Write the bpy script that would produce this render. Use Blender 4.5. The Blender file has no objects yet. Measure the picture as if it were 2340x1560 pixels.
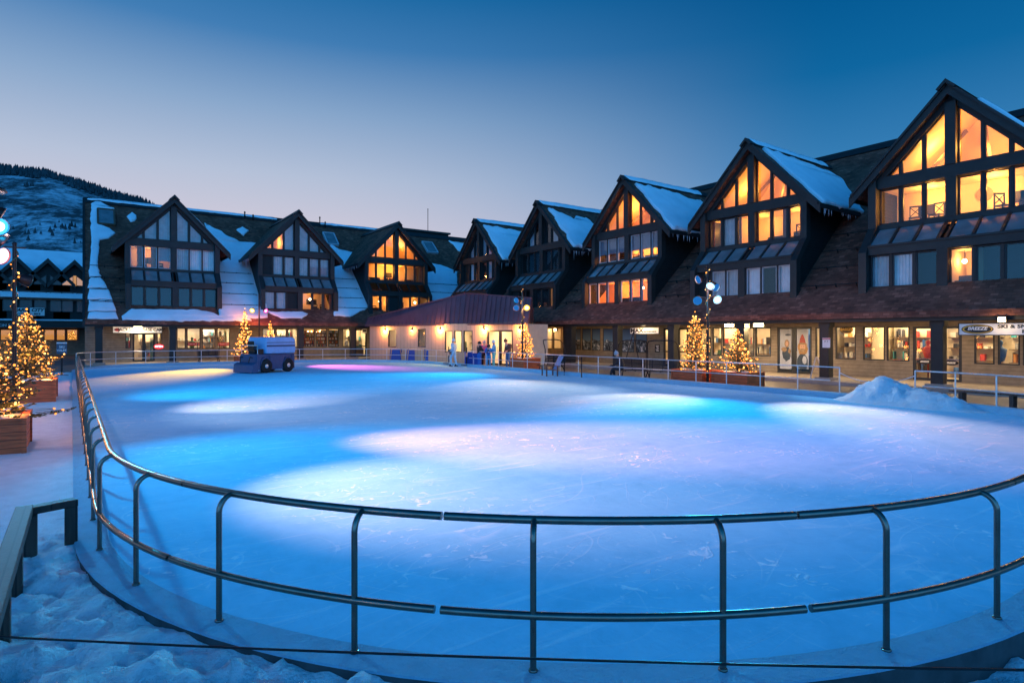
import bpy, bmesh, math, random
from mathutils import Vector, Matrix, noise
rad = math.radians
S = bpy.context.scene
COL = S.collection
RNG = random.Random(7)
Z = Vector((0, 0, 1))

# ------------------------------------------------------------------ camera frame (measured from the photo's vanishing points)
H = 2.15
FPX = 1375.0
TH = math.atan(980 / 1375)
ST, CT = math.sin(TH), math.cos(TH)

def ray(px, py):
    u = (px - 1170) / FPX
    v = (py - 763) / FPX
    return Vector((ST + CT * u, CT - ST * u, -v))

def on_z(px, py, z=0.0):
    r = ray(px, py)
    t = (z - H) / r.z
    return Vector((r.x * t, r.y * t, z))

def at_t(px, t, z=0.0):
    r = ray(px, 763)
    return Vector((r.x * t, r.y * t, z))

class PL:
    """a vertical wall plane: local (s, d, z), d pointing out of the wall"""
    def __init__(self, P, n):
        self.P = Vector((P[0], P[1], 0)); self.n = Vector((n[0], n[1], 0)).normalized()
        self.s = Vector((self.n.y, -self.n.x, 0))
        self.M = Matrix(((self.s.x, self.n.x, 0, self.P.x), (self.s.y, self.n.y, 0, self.P.y), (0, 0, 1, 0), (0, 0, 0, 1)))
    def px(self, px, py, d=0.0):
        r = ray(px, py)
        t = ((self.P + self.n * d).dot(self.n)) / Vector((r.x, r.y, 0)).dot(self.n)
        q = r * t
        return ((q - self.P).dot(self.s), q.z + H)
    def rect(self, x0, x1, y0, y1, d=0.0):
        a = self.px(x0, (y0 + y1) / 2, d)[0]; b = self.px(x1, (y0 + y1) / 2, d)[0]
        xm = (x0 + x1) / 2
        return (min(a, b), max(a, b), self.px(xm, y1, d)[1], self.px(xm, y0, d)[1])

# ------------------------------------------------------------------ mesh builder
class MB:
    def __init__(self, M=None):
        self.v = []; self.f = []; self.m = []; self.sm = []; self.M = M
    def add(self, vs, fs, m=0, smooth=False):
        o = len(self.v)
        self.v += [tuple(self.M @ Vector(p)) if self.M is not None else tuple(p) for p in vs]
        for f in fs:
            self.f.append([i + o for i in f]); self.m.append(m); self.sm.append(smooth)
    def box(self, x0, x1, y0, y1, z0, z1, m=0):
        self.add([(x0, y0, z0), (x1, y0, z0), (x1, y1, z0), (x0, y1, z0), (x0, y0, z1), (x1, y0, z1), (x1, y1, z1), (x0, y1, z1)],
                 [(0, 3, 2, 1), (4, 5, 6, 7), (0, 1, 5, 4), (1, 2, 6, 5), (2, 3, 7, 6), (3, 0, 4, 7)], m)
    def beam(self, p, q, w, h, m=0, up=Z):
        p, q = Vector(p), Vector(q); d = (q - p).normalized(); up = Vector(up)
        if abs(d.dot(up)) > .98: up = Vector((0, 1, 0)) if abs(d.y) < .9 else Vector((1, 0, 0))
        a = d.cross(up).normalized() * (w / 2); b = a.cross(d).normalized() * (h / 2)
        self.add([p - a - b, p + a - b, p + a + b, p - a + b, q - a - b, q + a - b, q + a + b, q - a + b],
                 [(0, 1, 2, 3), (7, 6, 5, 4), (0, 4, 5, 1), (1, 5, 6, 2), (2, 6, 7, 3), (3, 7, 4, 0)], m)
    def prism(self, poly, ax, a, b, m=0):
        def P(p, c): return (c, p[0], p[1]) if ax == 'x' else ((p[0], c, p[1]) if ax == 'y' else (p[0], p[1], c))
        n = len(poly)
        self.add([P(p, a) for p in poly] + [P(p, b) for p in poly],
                 [tuple(range(n)), tuple(range(2 * n - 1, n - 1, -1))] + [(i, (i + 1) % n, n + (i + 1) % n, n + i) for i in range(n)], m)
    def face(self, pts, m=0):
        self.add(pts, [tuple(range(len(pts)))], m)
    def tube(self, pts, r, n=8, m=0, closed=False, smooth=True):
        pts = [Vector(p) for p in pts]; N = len(pts); rs = r if isinstance(r, (list, tuple)) else [r] * N
        rings = []; ref = None
        for i, p in enumerate(pts):
            if closed: d = pts[(i + 1) % N] - pts[i - 1]
            else: d = pts[min(i + 1, N - 1)] - pts[max(i - 1, 0)]
            d.normalize()
            if ref is None:
                ref = Z if abs(d.z) < .9 else Vector((1, 0, 0))
            a = d.cross(ref)
            if a.length < 1e-4: a = d.orthogonal()
            a.normalize(); b = a.cross(d).normalized(); ref = b if abs(d.z) > .3 or abs(ref.z) < .9 else ref
            rings.append([p + (a * math.cos(2 * math.pi * k / n) + b * math.sin(2 * math.pi * k / n)) * rs[i] for k in range(n)])
        vs = [q for g in rings for q in g]; fs = []
        for i in range(N if closed else N - 1):
            j = (i + 1) % N
            fs += [(i * n + k, i * n + (k + 1) % n, j * n + (k + 1) % n, j * n + k) for k in range(n)]
        self.add(vs, fs, m, smooth)
        if not closed:
            self.add(rings[0], [tuple(range(n - 1, -1, -1))], m); self.add(rings[-1], [tuple(range(n))], m)
    def lathe(self, prof, c=(0, 0, 0), n=16, m=0, A=None, smooth=True):
        """prof: (radius, height) along the local z of A"""
        A = A or Matrix.Identity(3); c = Vector(c); vs = []
        for r, h in prof:
            vs += [c + A @ Vector((max(r, 1e-4) * math.cos(2 * math.pi * k / n), max(r, 1e-4) * math.sin(2 * math.pi * k / n), h)) for k in range(n)]
        fs = [(i * n + k, i * n + (k + 1) % n, (i + 1) * n + (k + 1) % n, (i + 1) * n + k) for i in range(len(prof) - 1) for k in range(n)]
        fs += [tuple(range(n - 1, -1, -1)), tuple(range((len(prof) - 1) * n, len(prof) * n))]
        self.add(vs, fs, m, smooth)
    def ball(self, c, r, m=0, n=10, sc=(1, 1, 1)):
        c = Vector(c); K = max(4, n // 2 + 1); vs = []
        for i in range(K + 1):
            a = math.pi * i / K
            vs += [c + Vector((r * sc[0] * math.sin(a) * math.cos(2 * math.pi * k / n), r * sc[1] * math.sin(a) * math.sin(2 * math.pi * k / n), r * sc[2] * math.cos(a))) for k in range(n)]
        self.add(vs, [(i * n + k, (i + 1) * n + k, (i + 1) * n + (k + 1) % n, i * n + (k + 1) % n) for i in range(K) for k in range(n)], m, True)
    def octa(self, c, r, m=0):
        x, y, z = c
        self.add([(x + r, y, z), (x - r, y, z), (x, y + r, z), (x, y - r, z), (x, y, z + r), (x, y, z - r)],
                 [(0, 2, 4), (2, 1, 4), (1, 3, 4), (3, 0, 4), (2, 0, 5), (1, 2, 5), (3, 1, 5), (0, 3, 5)], m)
    def build(self, name, mats, parent=None, bevel=0, recalc=True, loc=None, rot=None):
        me = bpy.data.meshes.new(name)
        me.from_pydata(self.v, [], self.f)
        mats = mats if isinstance(mats, (list, tuple)) else [mats]
        for m in mats: me.materials.append(m)
        me.polygons.foreach_set('material_index', self.m)
        me.polygons.foreach_set('use_smooth', self.sm)
        if recalc:
            b = bmesh.new(); b.from_mesh(me)
            bmesh.ops.recalc_face_normals(b, faces=b.faces); b.to_mesh(me); b.free()
        me.update()
        o = bpy.data.objects.new(name, me); COL.objects.link(o)
        if parent is not None: o.parent = parent
        if loc is not None: o.location = loc
        if rot is not None: o.rotation_euler = rot
        if bevel:
            md = o.modifiers.new('Bevel', 'BEVEL'); md.width = bevel; md.segments = 2; md.limit_method = 'ANGLE'; md.angle_limit = rad(40)
        return o

def tag(o, label=None, cat=None, group=None, kind=None):
    if label: o['label'] = label
    if cat: o['category'] = cat
    if group: o['group'] = group
    if kind: o['kind'] = kind
    return o

def thing(name, label, cat, loc=(0, 0, 0), rz=0.0, group=None):
    o = bpy.data.objects.new(name, None); COL.objects.link(o)
    o.location = loc; o.rotation_euler = (0, 0, rz); o.empty_display_size = .2
    return tag(o, label, cat, group)

def copy_tree(o, parent=None):
    c = o.copy(); COL.objects.link(c)
    if parent is not None: c.parent = parent
    for ch in list(o.children):
        if ch.type != 'LIGHT' or True: copy_tree(ch, c)
    return c

# ------------------------------------------------------------------ materials
def hexc(r, g, b):
    f = lambda c: (c / 255 / 12.92) if c <= 10 else ((c / 255 + .055) / 1.055) ** 2.4
    return (f(r), f(g), f(b))

class NT:
    def __init__(self, name):
        self.m = bpy.data.materials.new(name); self.m.use_nodes = True; self.t = self.m.node_tree
        self.b = self.t.nodes['Principled BSDF']; self.out = self.t.nodes['Material Output']
    def n(self, typ, **k):
        nd = self.t.nodes.new(typ)
        for a, v in k.items():
            if a.startswith('i_'):
                key = a[2:]; nd.inputs[int(key) if key.isdigit() else key.replace('_', ' ')].default_value = v
            else: setattr(nd, a, v)
        return nd
    def l(self, a, b): self.t.links.new(a, b)
    def co(self): 
        if not hasattr(self, '_co'): self._co = self.n('ShaderNodeTexCoord')
        return self._co.outputs['Object']
    def math(self, op, a, b=None):
        nd = self.n('ShaderNodeMath', operation=op)
        for i, x in enumerate((a, b)):
            if x is None: continue
            if isinstance(x, (int, float)): nd.inputs[i].default_value = x
            else: self.l(x, nd.inputs[i])
        return nd.outputs[0]
    def noise(self, scale, detail=3, vec=None, rough=.55):
        nd = self.n('ShaderNodeTexNoise'); nd.inputs['Scale'].default_value = scale; nd.inputs['Detail'].default_value = detail; nd.inputs['Roughness'].default_value = rough
        self.l(vec or self.co(), nd.inputs['Vector']); return nd.outputs['Fac']
    def ramp(self, fac, stops):
        nd = self.n('ShaderNodeValToRGB'); cr = nd.color_ramp
        while len(cr.elements) < len(stops): cr.elements.new(.5)
        for e, (p, c) in zip(cr.elements, stops):
            e.position = p; e.color = tuple(c) + (1,) if isinstance(c, (tuple, list)) else (c, c, c, 1)
        self.l(fac, nd.inputs[0]); return nd.outputs[0]
    def bump(self, h, st=.3, dist=.02):
        nd = self.n('ShaderNodeBump'); nd.inputs['Strength'].default_value = st; nd.inputs['Distance'].default_value = dist
        self.l(h, nd.inputs['Height']); self.l(nd.outputs[0], self.b.inputs['Normal'])
    def scaled(self, sx, sy, sz):
        nd = self.n('ShaderNodeMapping'); nd.inputs['Scale'].default_value = (sx, sy, sz); self.l(self.co(), nd.inputs['Vector']); return nd.outputs[0]

def mat(name, col, rough=.6, metal=0.0, var=0.15, vs=6.0, bump=0.0, bs=30.0, spec=.4, emit=None, es=0.0, coat=0.0):
    t = NT(name); b = t.b
    b.inputs['Roughness'].default_value = rough; b.inputs['Metallic'].default_value = metal; b.inputs['Specular IOR Level'].default_value = spec
    b.inputs['Coat Weight'].default_value = coat
    if var:
        c0 = [max(0, x * (1 - var)) for x in col]; c1 = [min(1, x * (1 + var)) for x in col]
        t.l(t.ramp(t.noise(vs), [(.3, c0), (.7, c1)]), b.inputs['Base Color'])
    else: b.inputs['Base Color'].default_value = tuple(col) + (1,)
    if bump: t.bump(t.noise(bs, 4), bump)
    if emit:
        b.inputs['Emission Color'].default_value = tuple(emit) + (1,); b.inputs['Emission Strength'].default_value = es
    return t.m

def emis(name, col, st, sample=False):
    t = NT(name); e = t.n('ShaderNodeEmission'); e.inputs[0].default_value = tuple(col) + (1,); e.inputs[1].default_value = st
    t.l(e.outputs[0], t.out.inputs[0])
    if not sample: t.m.cycles.emission_sampling = 'NONE'
    return t.m

def m_shingle(name, axis, col, s=1.0):
    t = NT(name); co = t.n('ShaderNodeSeparateXYZ'); t.l(t.co(), co.inputs[0]); cb = t.n('ShaderNodeCombineXYZ')
    t.l(co.outputs[0 if axis == 's' else 1], cb.inputs[0])
    t.l(t.math('MULTIPLY', co.outputs[2], 1.49), cb.inputs[1])
    br = t.n('ShaderNodeTexBrick'); t.l(cb.outputs[0], br.inputs['Vector'])
    for k, v in (('Scale', 1.0), ('Mortar Size', .012), ('Mortar Smooth', .3), ('Bias', 0.0), ('Brick Width', .26), ('Row Height', .16)): br.inputs[k].default_value = v
    br.inputs['Color1'].default_value = (0, 0, 0, 1); br.inputs['Color2'].default_value = (1, 1, 1, 1); br.inputs['Mortar'].default_value = (.2, .2, .2, 1)
    c = t.ramp(br.outputs['Color'], [(0, [x * .7 for x in col]), (.55, col), (.85, [x * 1.15 for x in col]), (1, [x * 1.6 for x in col])])
    nz = t.ramp(t.noise(.9, 4), [(.3, .55), (.75, 1.25)])
    mx = t.n('ShaderNodeMix', data_type='RGBA', blend_type='MULTIPLY'); mx.inputs[0].default_value = 1
    t.l(c, mx.inputs[6]); t.l(nz, mx.inputs[7]); t.l(mx.outputs[2], t.b.inputs['Base Color'])
    saw = t.math('FRACT', t.math('DIVIDE', t.math('MULTIPLY', co.outputs[2], 1.49), .16))
    t.bump(t.math('ADD', t.math('MULTIPLY', saw, -1.0), t.math('MULTIPLY', br.outputs['Fac'], -.6)), .8, .03)
    t.b.inputs['Roughness'].default_value = .85; t.b.inputs['Specular IOR Level'].default_value = .2
    return t.m

def m_siding(name, col, pitch=.16, vert=None, rough=.6, var=.2):
    t = NT(name); co = t.n('ShaderNodeSeparateXYZ'); t.l(t.co(), co.inputs[0])
    fr = t.math('FRACT', t.math('DIVIDE', co.outputs[2 if vert is None else vert], pitch))
    if vert is None:
        h = t.math('MULTIPLY', fr, -1.0); t.bump(h, .9, .03); gap = t.math('GREATER_THAN', fr, .90)
    else:
        gap = t.math('GREATER_THAN', fr, .93); t.bump(t.math('MULTIPLY', gap, -1.0), .6, .01)
    nz = t.ramp(t.noise(3.0, 4), [(.3, [x * (1 - var) for x in col]), (.7, [x * (1 + var) for x in col])])
    mx = t.n('ShaderNodeMix', data_type='RGBA'); t.l(t.math('MULTIPLY', gap, .55), mx.inputs[0]); t.l(nz, mx.inputs[6]); mx.inputs[7].default_value = (col[0] * .25, col[1] * .25, col[2] * .25, 1)
    t.l(mx.outputs[2], t.b.inputs['Base Color']); t.b.inputs['Roughness'].default_value = rough; t.b.inputs['Specular IOR Level'].default_value = .3
    return t.m

def m_glass(name, refl=.10, tint=(1, 1, 1)):
    t = NT(name); tr = t.n('ShaderNodeBsdfTransparent'); tr.inputs[0].default_value = tuple(tint) + (1,)
    gl = t.n('ShaderNodeBsdfGlossy'); gl.inputs['Roughness'].default_value = .03
    fr = t.n('ShaderNodeFresnel'); fr.inputs[0].default_value = 1.5
    mx = t.n('ShaderNodeMixShader'); t.l(t.math('MINIMUM', t.math('ADD', fr.outputs[0], refl), .13 if refl > .03 else .06), mx.inputs[0]); t.l(tr.outputs[0], mx.inputs[1]); t.l(gl.outputs[0], mx.inputs[2])
    t.l(mx.outputs[0], t.out.inputs[0]); return t.m

def m_ice():
    t = NT('rink_ice'); b = t.b
    sc = t.scaled(1, 1, 1)
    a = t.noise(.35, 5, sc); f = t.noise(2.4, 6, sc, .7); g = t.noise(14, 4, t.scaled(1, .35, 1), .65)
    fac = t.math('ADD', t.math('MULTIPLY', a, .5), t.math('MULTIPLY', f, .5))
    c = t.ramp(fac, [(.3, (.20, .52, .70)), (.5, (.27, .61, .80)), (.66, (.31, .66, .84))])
    scr = t.n('ShaderNodeTexNoise'); scr.inputs['Scale'].default_value = 1.0; scr.inputs['Detail'].default_value = 3
    rm = t.n('ShaderNodeMapping'); rm.inputs['Rotation'].default_value = (0, 0, .95); rm.inputs['Scale'].default_value = (.5, 7, 1); t.l(t.co(), rm.inputs['Vector']); t.l(rm.outputs[0], scr.inputs['Vector'])
    fl = t.n('ShaderNodeTexNoise'); fl.inputs['Scale'].default_value = 5.0; fl.inputs['Detail'].default_value = 5; fl.inputs['Distortion'].default_value = 1.5; t.l(t.co(), fl.inputs['Vector'])
    big = t.ramp(t.noise(.45, 3), [(.45, 0), (.65, 1)])
    chip = t.math('MULTIPLY', t.ramp(fl.outputs['Fac'], [(.60, 0), (.68, 1)]), big)
    def track(rot, sx, sy, sc, w):
        nz = t.n('ShaderNodeTexNoise'); nz.inputs['Scale'].default_value = sc; nz.inputs['Detail'].default_value = 0
        mp = t.n('ShaderNodeMapping'); mp.inputs['Rotation'].default_value = (0, 0, rot); mp.inputs['Scale'].default_value = (sx, sy, 1); mp.inputs['Location'].default_value = (rot * 7, sc, 0); t.l(t.co(), mp.inputs['Vector']); t.l(mp.outputs[0], nz.inputs['Vector'])
        fr = t.math('FRACT', t.math('MULTIPLY', nz.outputs['Fac'], 7.0)); return t.ramp(fr, [(0, 1), (w, 0)])
    trk = t.math('ADD', t.math('ADD', track(.4, .5, 1, .55, .035), track(1.9, .6, 1, .4, .03)), t.math('ADD', track(2.7, .35, 1, .9, .04), track(1.1, .4, 1, .75, .04)))
    trk = t.math('MULTIPLY', trk, t.ramp(t.noise(.9, 3), [(.42, .05), (.6, .55)]))
    line = t.math('ADD', t.math('ADD', t.math('MULTIPLY', trk, .55), 0.0), t.math('MULTIPLY', t.ramp(scr.outputs['Fac'], [(.60, 0), (.70, 1)]), .28))
    line = t.math('ADD', line, chip)
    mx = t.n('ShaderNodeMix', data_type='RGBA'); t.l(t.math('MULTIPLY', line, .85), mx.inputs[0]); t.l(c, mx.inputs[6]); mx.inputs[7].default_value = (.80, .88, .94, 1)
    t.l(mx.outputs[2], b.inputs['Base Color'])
    t.l(t.ramp(f, [(.35, .6), (.65, .85)]), b.inputs['Roughness']); b.inputs['Specular IOR Level'].default_value = 0.0
    hh = t.math('ADD', t.math('MULTIPLY', f, .8), t.math('ADD', t.math('MULTIPLY', g, .25), t.math('MULTIPLY', line, .35)))
    t.bump(hh, .5, .03)
    return t.m

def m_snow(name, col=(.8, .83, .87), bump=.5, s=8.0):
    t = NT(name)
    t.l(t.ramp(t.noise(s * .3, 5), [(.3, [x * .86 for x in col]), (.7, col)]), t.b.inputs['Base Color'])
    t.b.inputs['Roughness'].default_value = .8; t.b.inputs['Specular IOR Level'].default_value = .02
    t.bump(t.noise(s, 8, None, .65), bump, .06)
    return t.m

def m_ground(name, c0, c1, s, rough, bump, grid=None):
    t = NT(name); n1 = t.noise(s, 6, None, .65); n2 = t.noise(s * 14, 4)
    c = t.ramp(t.math('ADD', t.math('MULTIPLY', n1, .7), t.math('MULTIPLY', n2, .3)), [(.32, c0), (.68, c1)])
    t.l(c, t.b.inputs['Base Color']); t.l(t.ramp(n1, [(.35, rough * .65), (.65, rough)]), t.b.inputs['Roughness'])
    t.bump(n2, bump, .01); t.b.inputs['Specular IOR Level'].default_value = .4
    return t.m

def m_wood(name, col, ax=2, pitch=.14):
    t = NT(name); co = t.n('ShaderNodeSeparateXYZ'); t.l(t.co(), co.inputs[0])
    fr = t.math('FRACT', t.math('DIVIDE', co.outputs[ax], pitch)); gap = t.math('GREATER_THAN', fr, .93)
    g = t.noise(3.0, 6, t.scaled(1, 1, 9) if ax == 2 else t.scaled(9, 9, 1))
    c = t.ramp(g, [(.3, [x * .6 for x in col]), (.7, [x * 1.25 for x in col])])
    mx = t.n('ShaderNodeMix', data_type='RGBA'); t.l(gap, mx.inputs[0]); t.l(c, mx.inputs[6]); mx.inputs[7].default_value = (col[0] * .2, col[1] * .2, col[2] * .2, 1)
    t.l(mx.outputs[2], t.b.inputs['Base Color']); t.b.inputs['Roughness'].default_value = .65; t.bump(t.math('MULTIPLY', gap, -1.0), .5, .01)
    return t.m

def m_mural():
    """printed window film: snowy peaks under a blue sky"""
    t = NT('mountain_print'); co = t.n('ShaderNodeSeparateXYZ'); t.l(t.co(), co.inputs[0])
    n1 = t.n('ShaderNodeTexNoise', noise_dimensions='1D'); n1.inputs['Scale'].default_value = 1.6; n1.inputs['Detail'].default_value = 6; t.l(co.outputs[0], n1.inputs['W'])
    hgt = t.math('ADD', 1.45, t.math('MULTIPLY', n1.outputs['Fac'], .5))
    sky = t.math('GREATER_THAN', co.outputs[2], hgt)
    rock = t.ramp(t.noise(2.6, 8, t.scaled(1, 1, .8), .75), [(.42, (.015, .025, .04)), (.55, (.12, .16, .2)), (.62, (.6, .65, .7))])
    skc = t.ramp(t.math('DIVIDE', co.outputs[2], 2.5), [(.6, (.10, .2, .34)), (1, (.02, .06, .16))])
    mx = t.n('ShaderNodeMix', data_type='RGBA'); t.l(sky, mx.inputs[0]); t.l(rock, mx.inputs[6]); t.l(skc, mx.inputs[7]); t.l(mx.outputs[2], t.b.inputs['Base Color'])
    t.b.inputs['Roughness'].default_value = .25
    return t.m

M = {}
M['siding_dark'] = m_siding('dark_siding', (.015, .0165, .0155))
M['siding_tan'] = m_siding('tan_lap_siding', (.20, .165, .125), .17)
M['trim'] = mat('dark_trim', (.020, .021, .020), .55, var=.2, vs=2.0, bump=.15, bs=25)
M['shingle'] = m_shingle('roof_shingles', 's', (.235, .085, .055))
M['shingle_gable'] = m_shingle('gable_shingles', 'd', (.235, .085, .055))
M['snow'] = m_snow('snow', bump=.9, s=14)
M['roof_snow'] = m_snow('roof_snow', (.88, .90, .93), bump=.25, s=3)
M['pile_snow'] = m_snow('pile_snow', (.7, .76, .82), .8, 16)
M['ice'] = m_ice()
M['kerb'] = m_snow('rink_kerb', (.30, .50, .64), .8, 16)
M['kerbside'] = mat('kerb_edge', (.05, .055, .06), .8, var=.3)
M['pave'] = m_ground('plaza_paving', (.07, .062, .058), (.17, .15, .135), .35, .6, .25)
M['walk'] = m_ground('walkway_concrete', (.22, .19, .16), (.34, .30, .26), .6, .7, .15)
M['ground'] = m_snow('far_ground', (.5, .55, .6), .2, 1)
M['steel'] = mat('brushed_steel', (.20, .165, .14), .26, 1.0, var=.12, vs=9, bump=.05, bs=60)
M['galv'] = mat('galvanised_rail', (.62, .64, .68), .36, .85, var=.12, vs=9)
M['black'] = mat('black_metal', (.012, .013, .015), .45, .4, var=.2)
M['frame_dark'] = mat('dark_frame', (.018, .021, .024), .45, var=.1)
M['frame_white'] = mat('pale_frame', (.42, .44, .47), .5, var=.1)
M['glass'] = m_glass('window_glass', .05)
M['shopglass'] = m_glass('shop_glass', .02)
M['awnglass'] = mat('awning_glass', (.17, .20, .21), .12, var=.25, vs=1.2, spec=.9)
M['roomshade'] = mat('painted_room_shade', (.012, .017, .022), .8, var=.3)  # near-black colour painting the shade of an unlit room
M['room'] = mat('warm_room_wall', (.66, .47, .25), .8, var=.08, vs=1.0)
M['room_red'] = mat('amber_room_wall', (.60, .30, .15), .8, var=.1, vs=1.0)
M['curtain'] = m_siding('grey_curtain', (.36, .37, .40), .11, 0, .8, .15)
M['curtain_white'] = m_siding('white_curtain', (.62, .62, .64), .13, 0, .8, .1)
M['curtain_red'] = m_siding('rust_curtain', (.30, .08, .04), .12, 0, .8, .2)
M['blind'] = mat('grey_blind', (.16, .17, .21), .7, var=.1)
M['furn'] = mat('dark_furniture', (.03, .02, .015), .5)
M['shopwall'] = mat('cream_shop_wall', (.72, .62, .46), .8, var=.08, vs=2)
M['shopwood'] = mat('shop_shelf', (.16, .10, .06), .6)
M['planter'] = m_wood('planter_boards', (.60, .11, .03))
M['darkwood'] = m_wood('weathered_timber', (.040, .026, .019), 0, .2)
M['redwood'] = m_wood('red_brown_timber', (.13, .055, .04), 0, .3)
M['needle'] = mat('spruce_needles', (.075, .085, .04), .7, var=.5, vs=3)
M['bark'] = mat('bark', (.05, .035, .025), .9, bump=.5, bs=20)
M['bulb'] = emis('warm_bulb', (1, .31, .05), 2.8)
M['bulb_hot'] = emis('bright_bulb', (1, .45, .12), 5)
M['wire'] = mat('green_wire', (.01, .02, .01), .7)
M['cream'] = m_siding('booth_panel', (.56, .36, .23), .40, 0, .6, .06)
M['seam'] = mat('standing_seam_metal', (.13, .065, .085), .38, .35, var=.12, vs=1.5)
M['blue'] = mat('blue_plastic', (.012, .045, .30), .4, var=.1)
M['navy'] = mat('navy_paint', (.008, .06, .15), .35, var=.1)
M['paleblue'] = mat('pale_blue_paint', (.20, .40, .66), .35, var=.08)
M['sign_white'] = mat('white_sign', (.72, .70, .68), .5, var=.05)
M['ink'] = mat('black_ink', (.01, .01, .012), .5, var=0)
M['red'] = mat('red_paint', (.5, .03, .03), .5, var=.1)
M['yellow'] = mat('gold_paint', (.75, .45, .05), .5, var=0)
M['mural'] = m_mural()
M['rubber'] = mat('rubber', (.012, .012, .012), .8)
M['cardboard'] = mat('brown_card', (.30, .17, .09), .7)
M['strip'] = emis('soffit_strip', (1, .68, .34), 1.6)
M['sconce'] = emis('hot_lamp', (1, .72, .36), 30)
M['soffit'] = m_siding('soffit_boards', (.24, .15, .08), .15, 1, .6)
# ------------------------------------------------------------------ world, sun, camera
def world():
    w = bpy.data.worlds.new('World'); S.world = w; w.use_nodes = True
    t = w.node_tree; t.nodes.clear()
    N = lambda ty, **k: [t.nodes.new(ty), [None]][0]
    out = N('ShaderNodeOutputWorld'); tc = N('ShaderNodeTexCoord'); sp = N('ShaderNodeSeparateXYZ')
    t.links.new(tc.outputs['Generated'], sp.inputs[0])
    def ramp(stops):
        r = N('ShaderNodeValToRGB'); cr = r.color_ramp
        while len(cr.elements) < len(stops): cr.elements.new(.5)
        for e, (p, c) in zip(cr.elements, stops): e.position = p; e.color = hexc(*c) + (1,)
        t.links.new(sp.outputs[2], r.inputs[0]); return r.outputs[0]
    glow = ramp([(0.0, (222, 198, 204)), (.14, (214, 204, 217)), (.24, (182, 194, 217)), (.33, (138, 168, 204)), (.42, (66, 126, 182)), (.50, (14, 104, 164)), (.62, (0, 80, 138)), (1.0, (0, 58, 112))])
    dusk = ramp([(0.0, (146, 184, 214)), (.12, (114, 167, 208)), (.24, (56, 127, 183)), (.36, (14, 102, 160)), (.48, (0, 84, 142)), (.65, (0, 66, 122)), (1.0, (0, 56, 108))])
    az = on_z(150, 1560, 0).normalized()
    dt = N('ShaderNodeVectorMath'); dt.operation = 'DOT_PRODUCT'; nm = N('ShaderNodeVectorMath'); nm.operation = 'NORMALIZE'
    ml = N('ShaderNodeVectorMath'); ml.operation = 'MULTIPLY'; ml.inputs[1].default_value = (1, 1, 0)
    t.links.new(tc.outputs['Generated'], ml.inputs[0]); t.links.new(ml.outputs[0], nm.inputs[0]); t.links.new(nm.outputs[0], dt.inputs[0]); dt.inputs[1].default_value = az
    mr = N('ShaderNodeMapRange'); mr.interpolation_type = 'SMOOTHSTEP'; mr.inputs[1].default_value = .42; mr.inputs[2].default_value = 1.03
    t.links.new(dt.outputs['Value'], mr.inputs[0])
    mx = N('ShaderNodeMix'); mx.data_type = 'RGBA'; t.links.new(mr.outputs[0], mx.inputs[0]); t.links.new(dusk, mx.inputs[6]); t.links.new(glow, mx.inputs[7])
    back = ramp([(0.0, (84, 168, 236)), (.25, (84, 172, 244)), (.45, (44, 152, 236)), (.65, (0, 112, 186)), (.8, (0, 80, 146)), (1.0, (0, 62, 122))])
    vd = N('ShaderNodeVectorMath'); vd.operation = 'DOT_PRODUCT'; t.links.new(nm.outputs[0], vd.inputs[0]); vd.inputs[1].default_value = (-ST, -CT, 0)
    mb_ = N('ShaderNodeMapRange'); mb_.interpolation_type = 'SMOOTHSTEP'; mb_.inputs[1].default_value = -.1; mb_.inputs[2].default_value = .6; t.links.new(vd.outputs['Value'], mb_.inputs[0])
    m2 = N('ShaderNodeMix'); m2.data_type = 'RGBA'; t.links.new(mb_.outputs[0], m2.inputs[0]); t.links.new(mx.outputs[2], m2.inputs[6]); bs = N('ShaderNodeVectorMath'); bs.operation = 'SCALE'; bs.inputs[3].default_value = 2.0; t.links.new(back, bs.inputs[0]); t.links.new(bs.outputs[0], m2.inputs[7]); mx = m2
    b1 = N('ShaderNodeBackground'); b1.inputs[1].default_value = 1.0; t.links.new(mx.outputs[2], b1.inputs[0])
    sky = N('ShaderNodeTexSky'); sky.sky_type = 'NISHITA'; sky.sun_disc = False; sky.sun_elevation = rad(-4); sky.sun_rotation = math.atan2(az.x, az.y)
    b2 = N('ShaderNodeBackground'); b2.inputs[1].default_value = .008; t.links.new(sky.outputs[0], b2.inputs[0])
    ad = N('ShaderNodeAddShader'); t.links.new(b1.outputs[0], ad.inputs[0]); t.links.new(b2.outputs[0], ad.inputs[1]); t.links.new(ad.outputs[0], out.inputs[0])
    L = bpy.data.lights.new('afterglow_sun', 'SUN'); L.energy = .02; L.angle = rad(20); L.color = (.7, .8, 1)
    o = bpy.data.objects.new('afterglow_sun', L); COL.objects.link(o)
    o.rotation_euler = (Vector((az.x, az.y, .12)).normalized()).to_track_quat('Z', 'Y').to_euler()
world()

cam = bpy.data.cameras.new('Camera'); cam.sensor_width = 36; cam.lens = FPX / 2340 * 36
cam.shift_y = -17 / 2340; cam.clip_end = 6000; cam.clip_start = .05
co = bpy.data.objects.new('Camera', cam); COL.objects.link(co); co.location = (0, 0, H); co.rotation_euler = (rad(90), 0, -TH); S.camera = co
S.view_settings.view_transform = 'Standard'; S.view_settings.look = 'None'; S.view_settings.exposure = 0; S.view_settings.gamma = 1
S.render.engine = 'CYCLES'; S.cycles.use_denoising = True; S.cycles.max_bounces = 7; S.cycles.diffuse_bounces = 3; S.cycles.transparent_max_bounces = 16
S.cycles.sample_clamp_indirect = 4; S.cycles.caustics_reflective = False; S.cycles.caustics_refractive = False; S.cycles.use_light_tree = True

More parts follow.
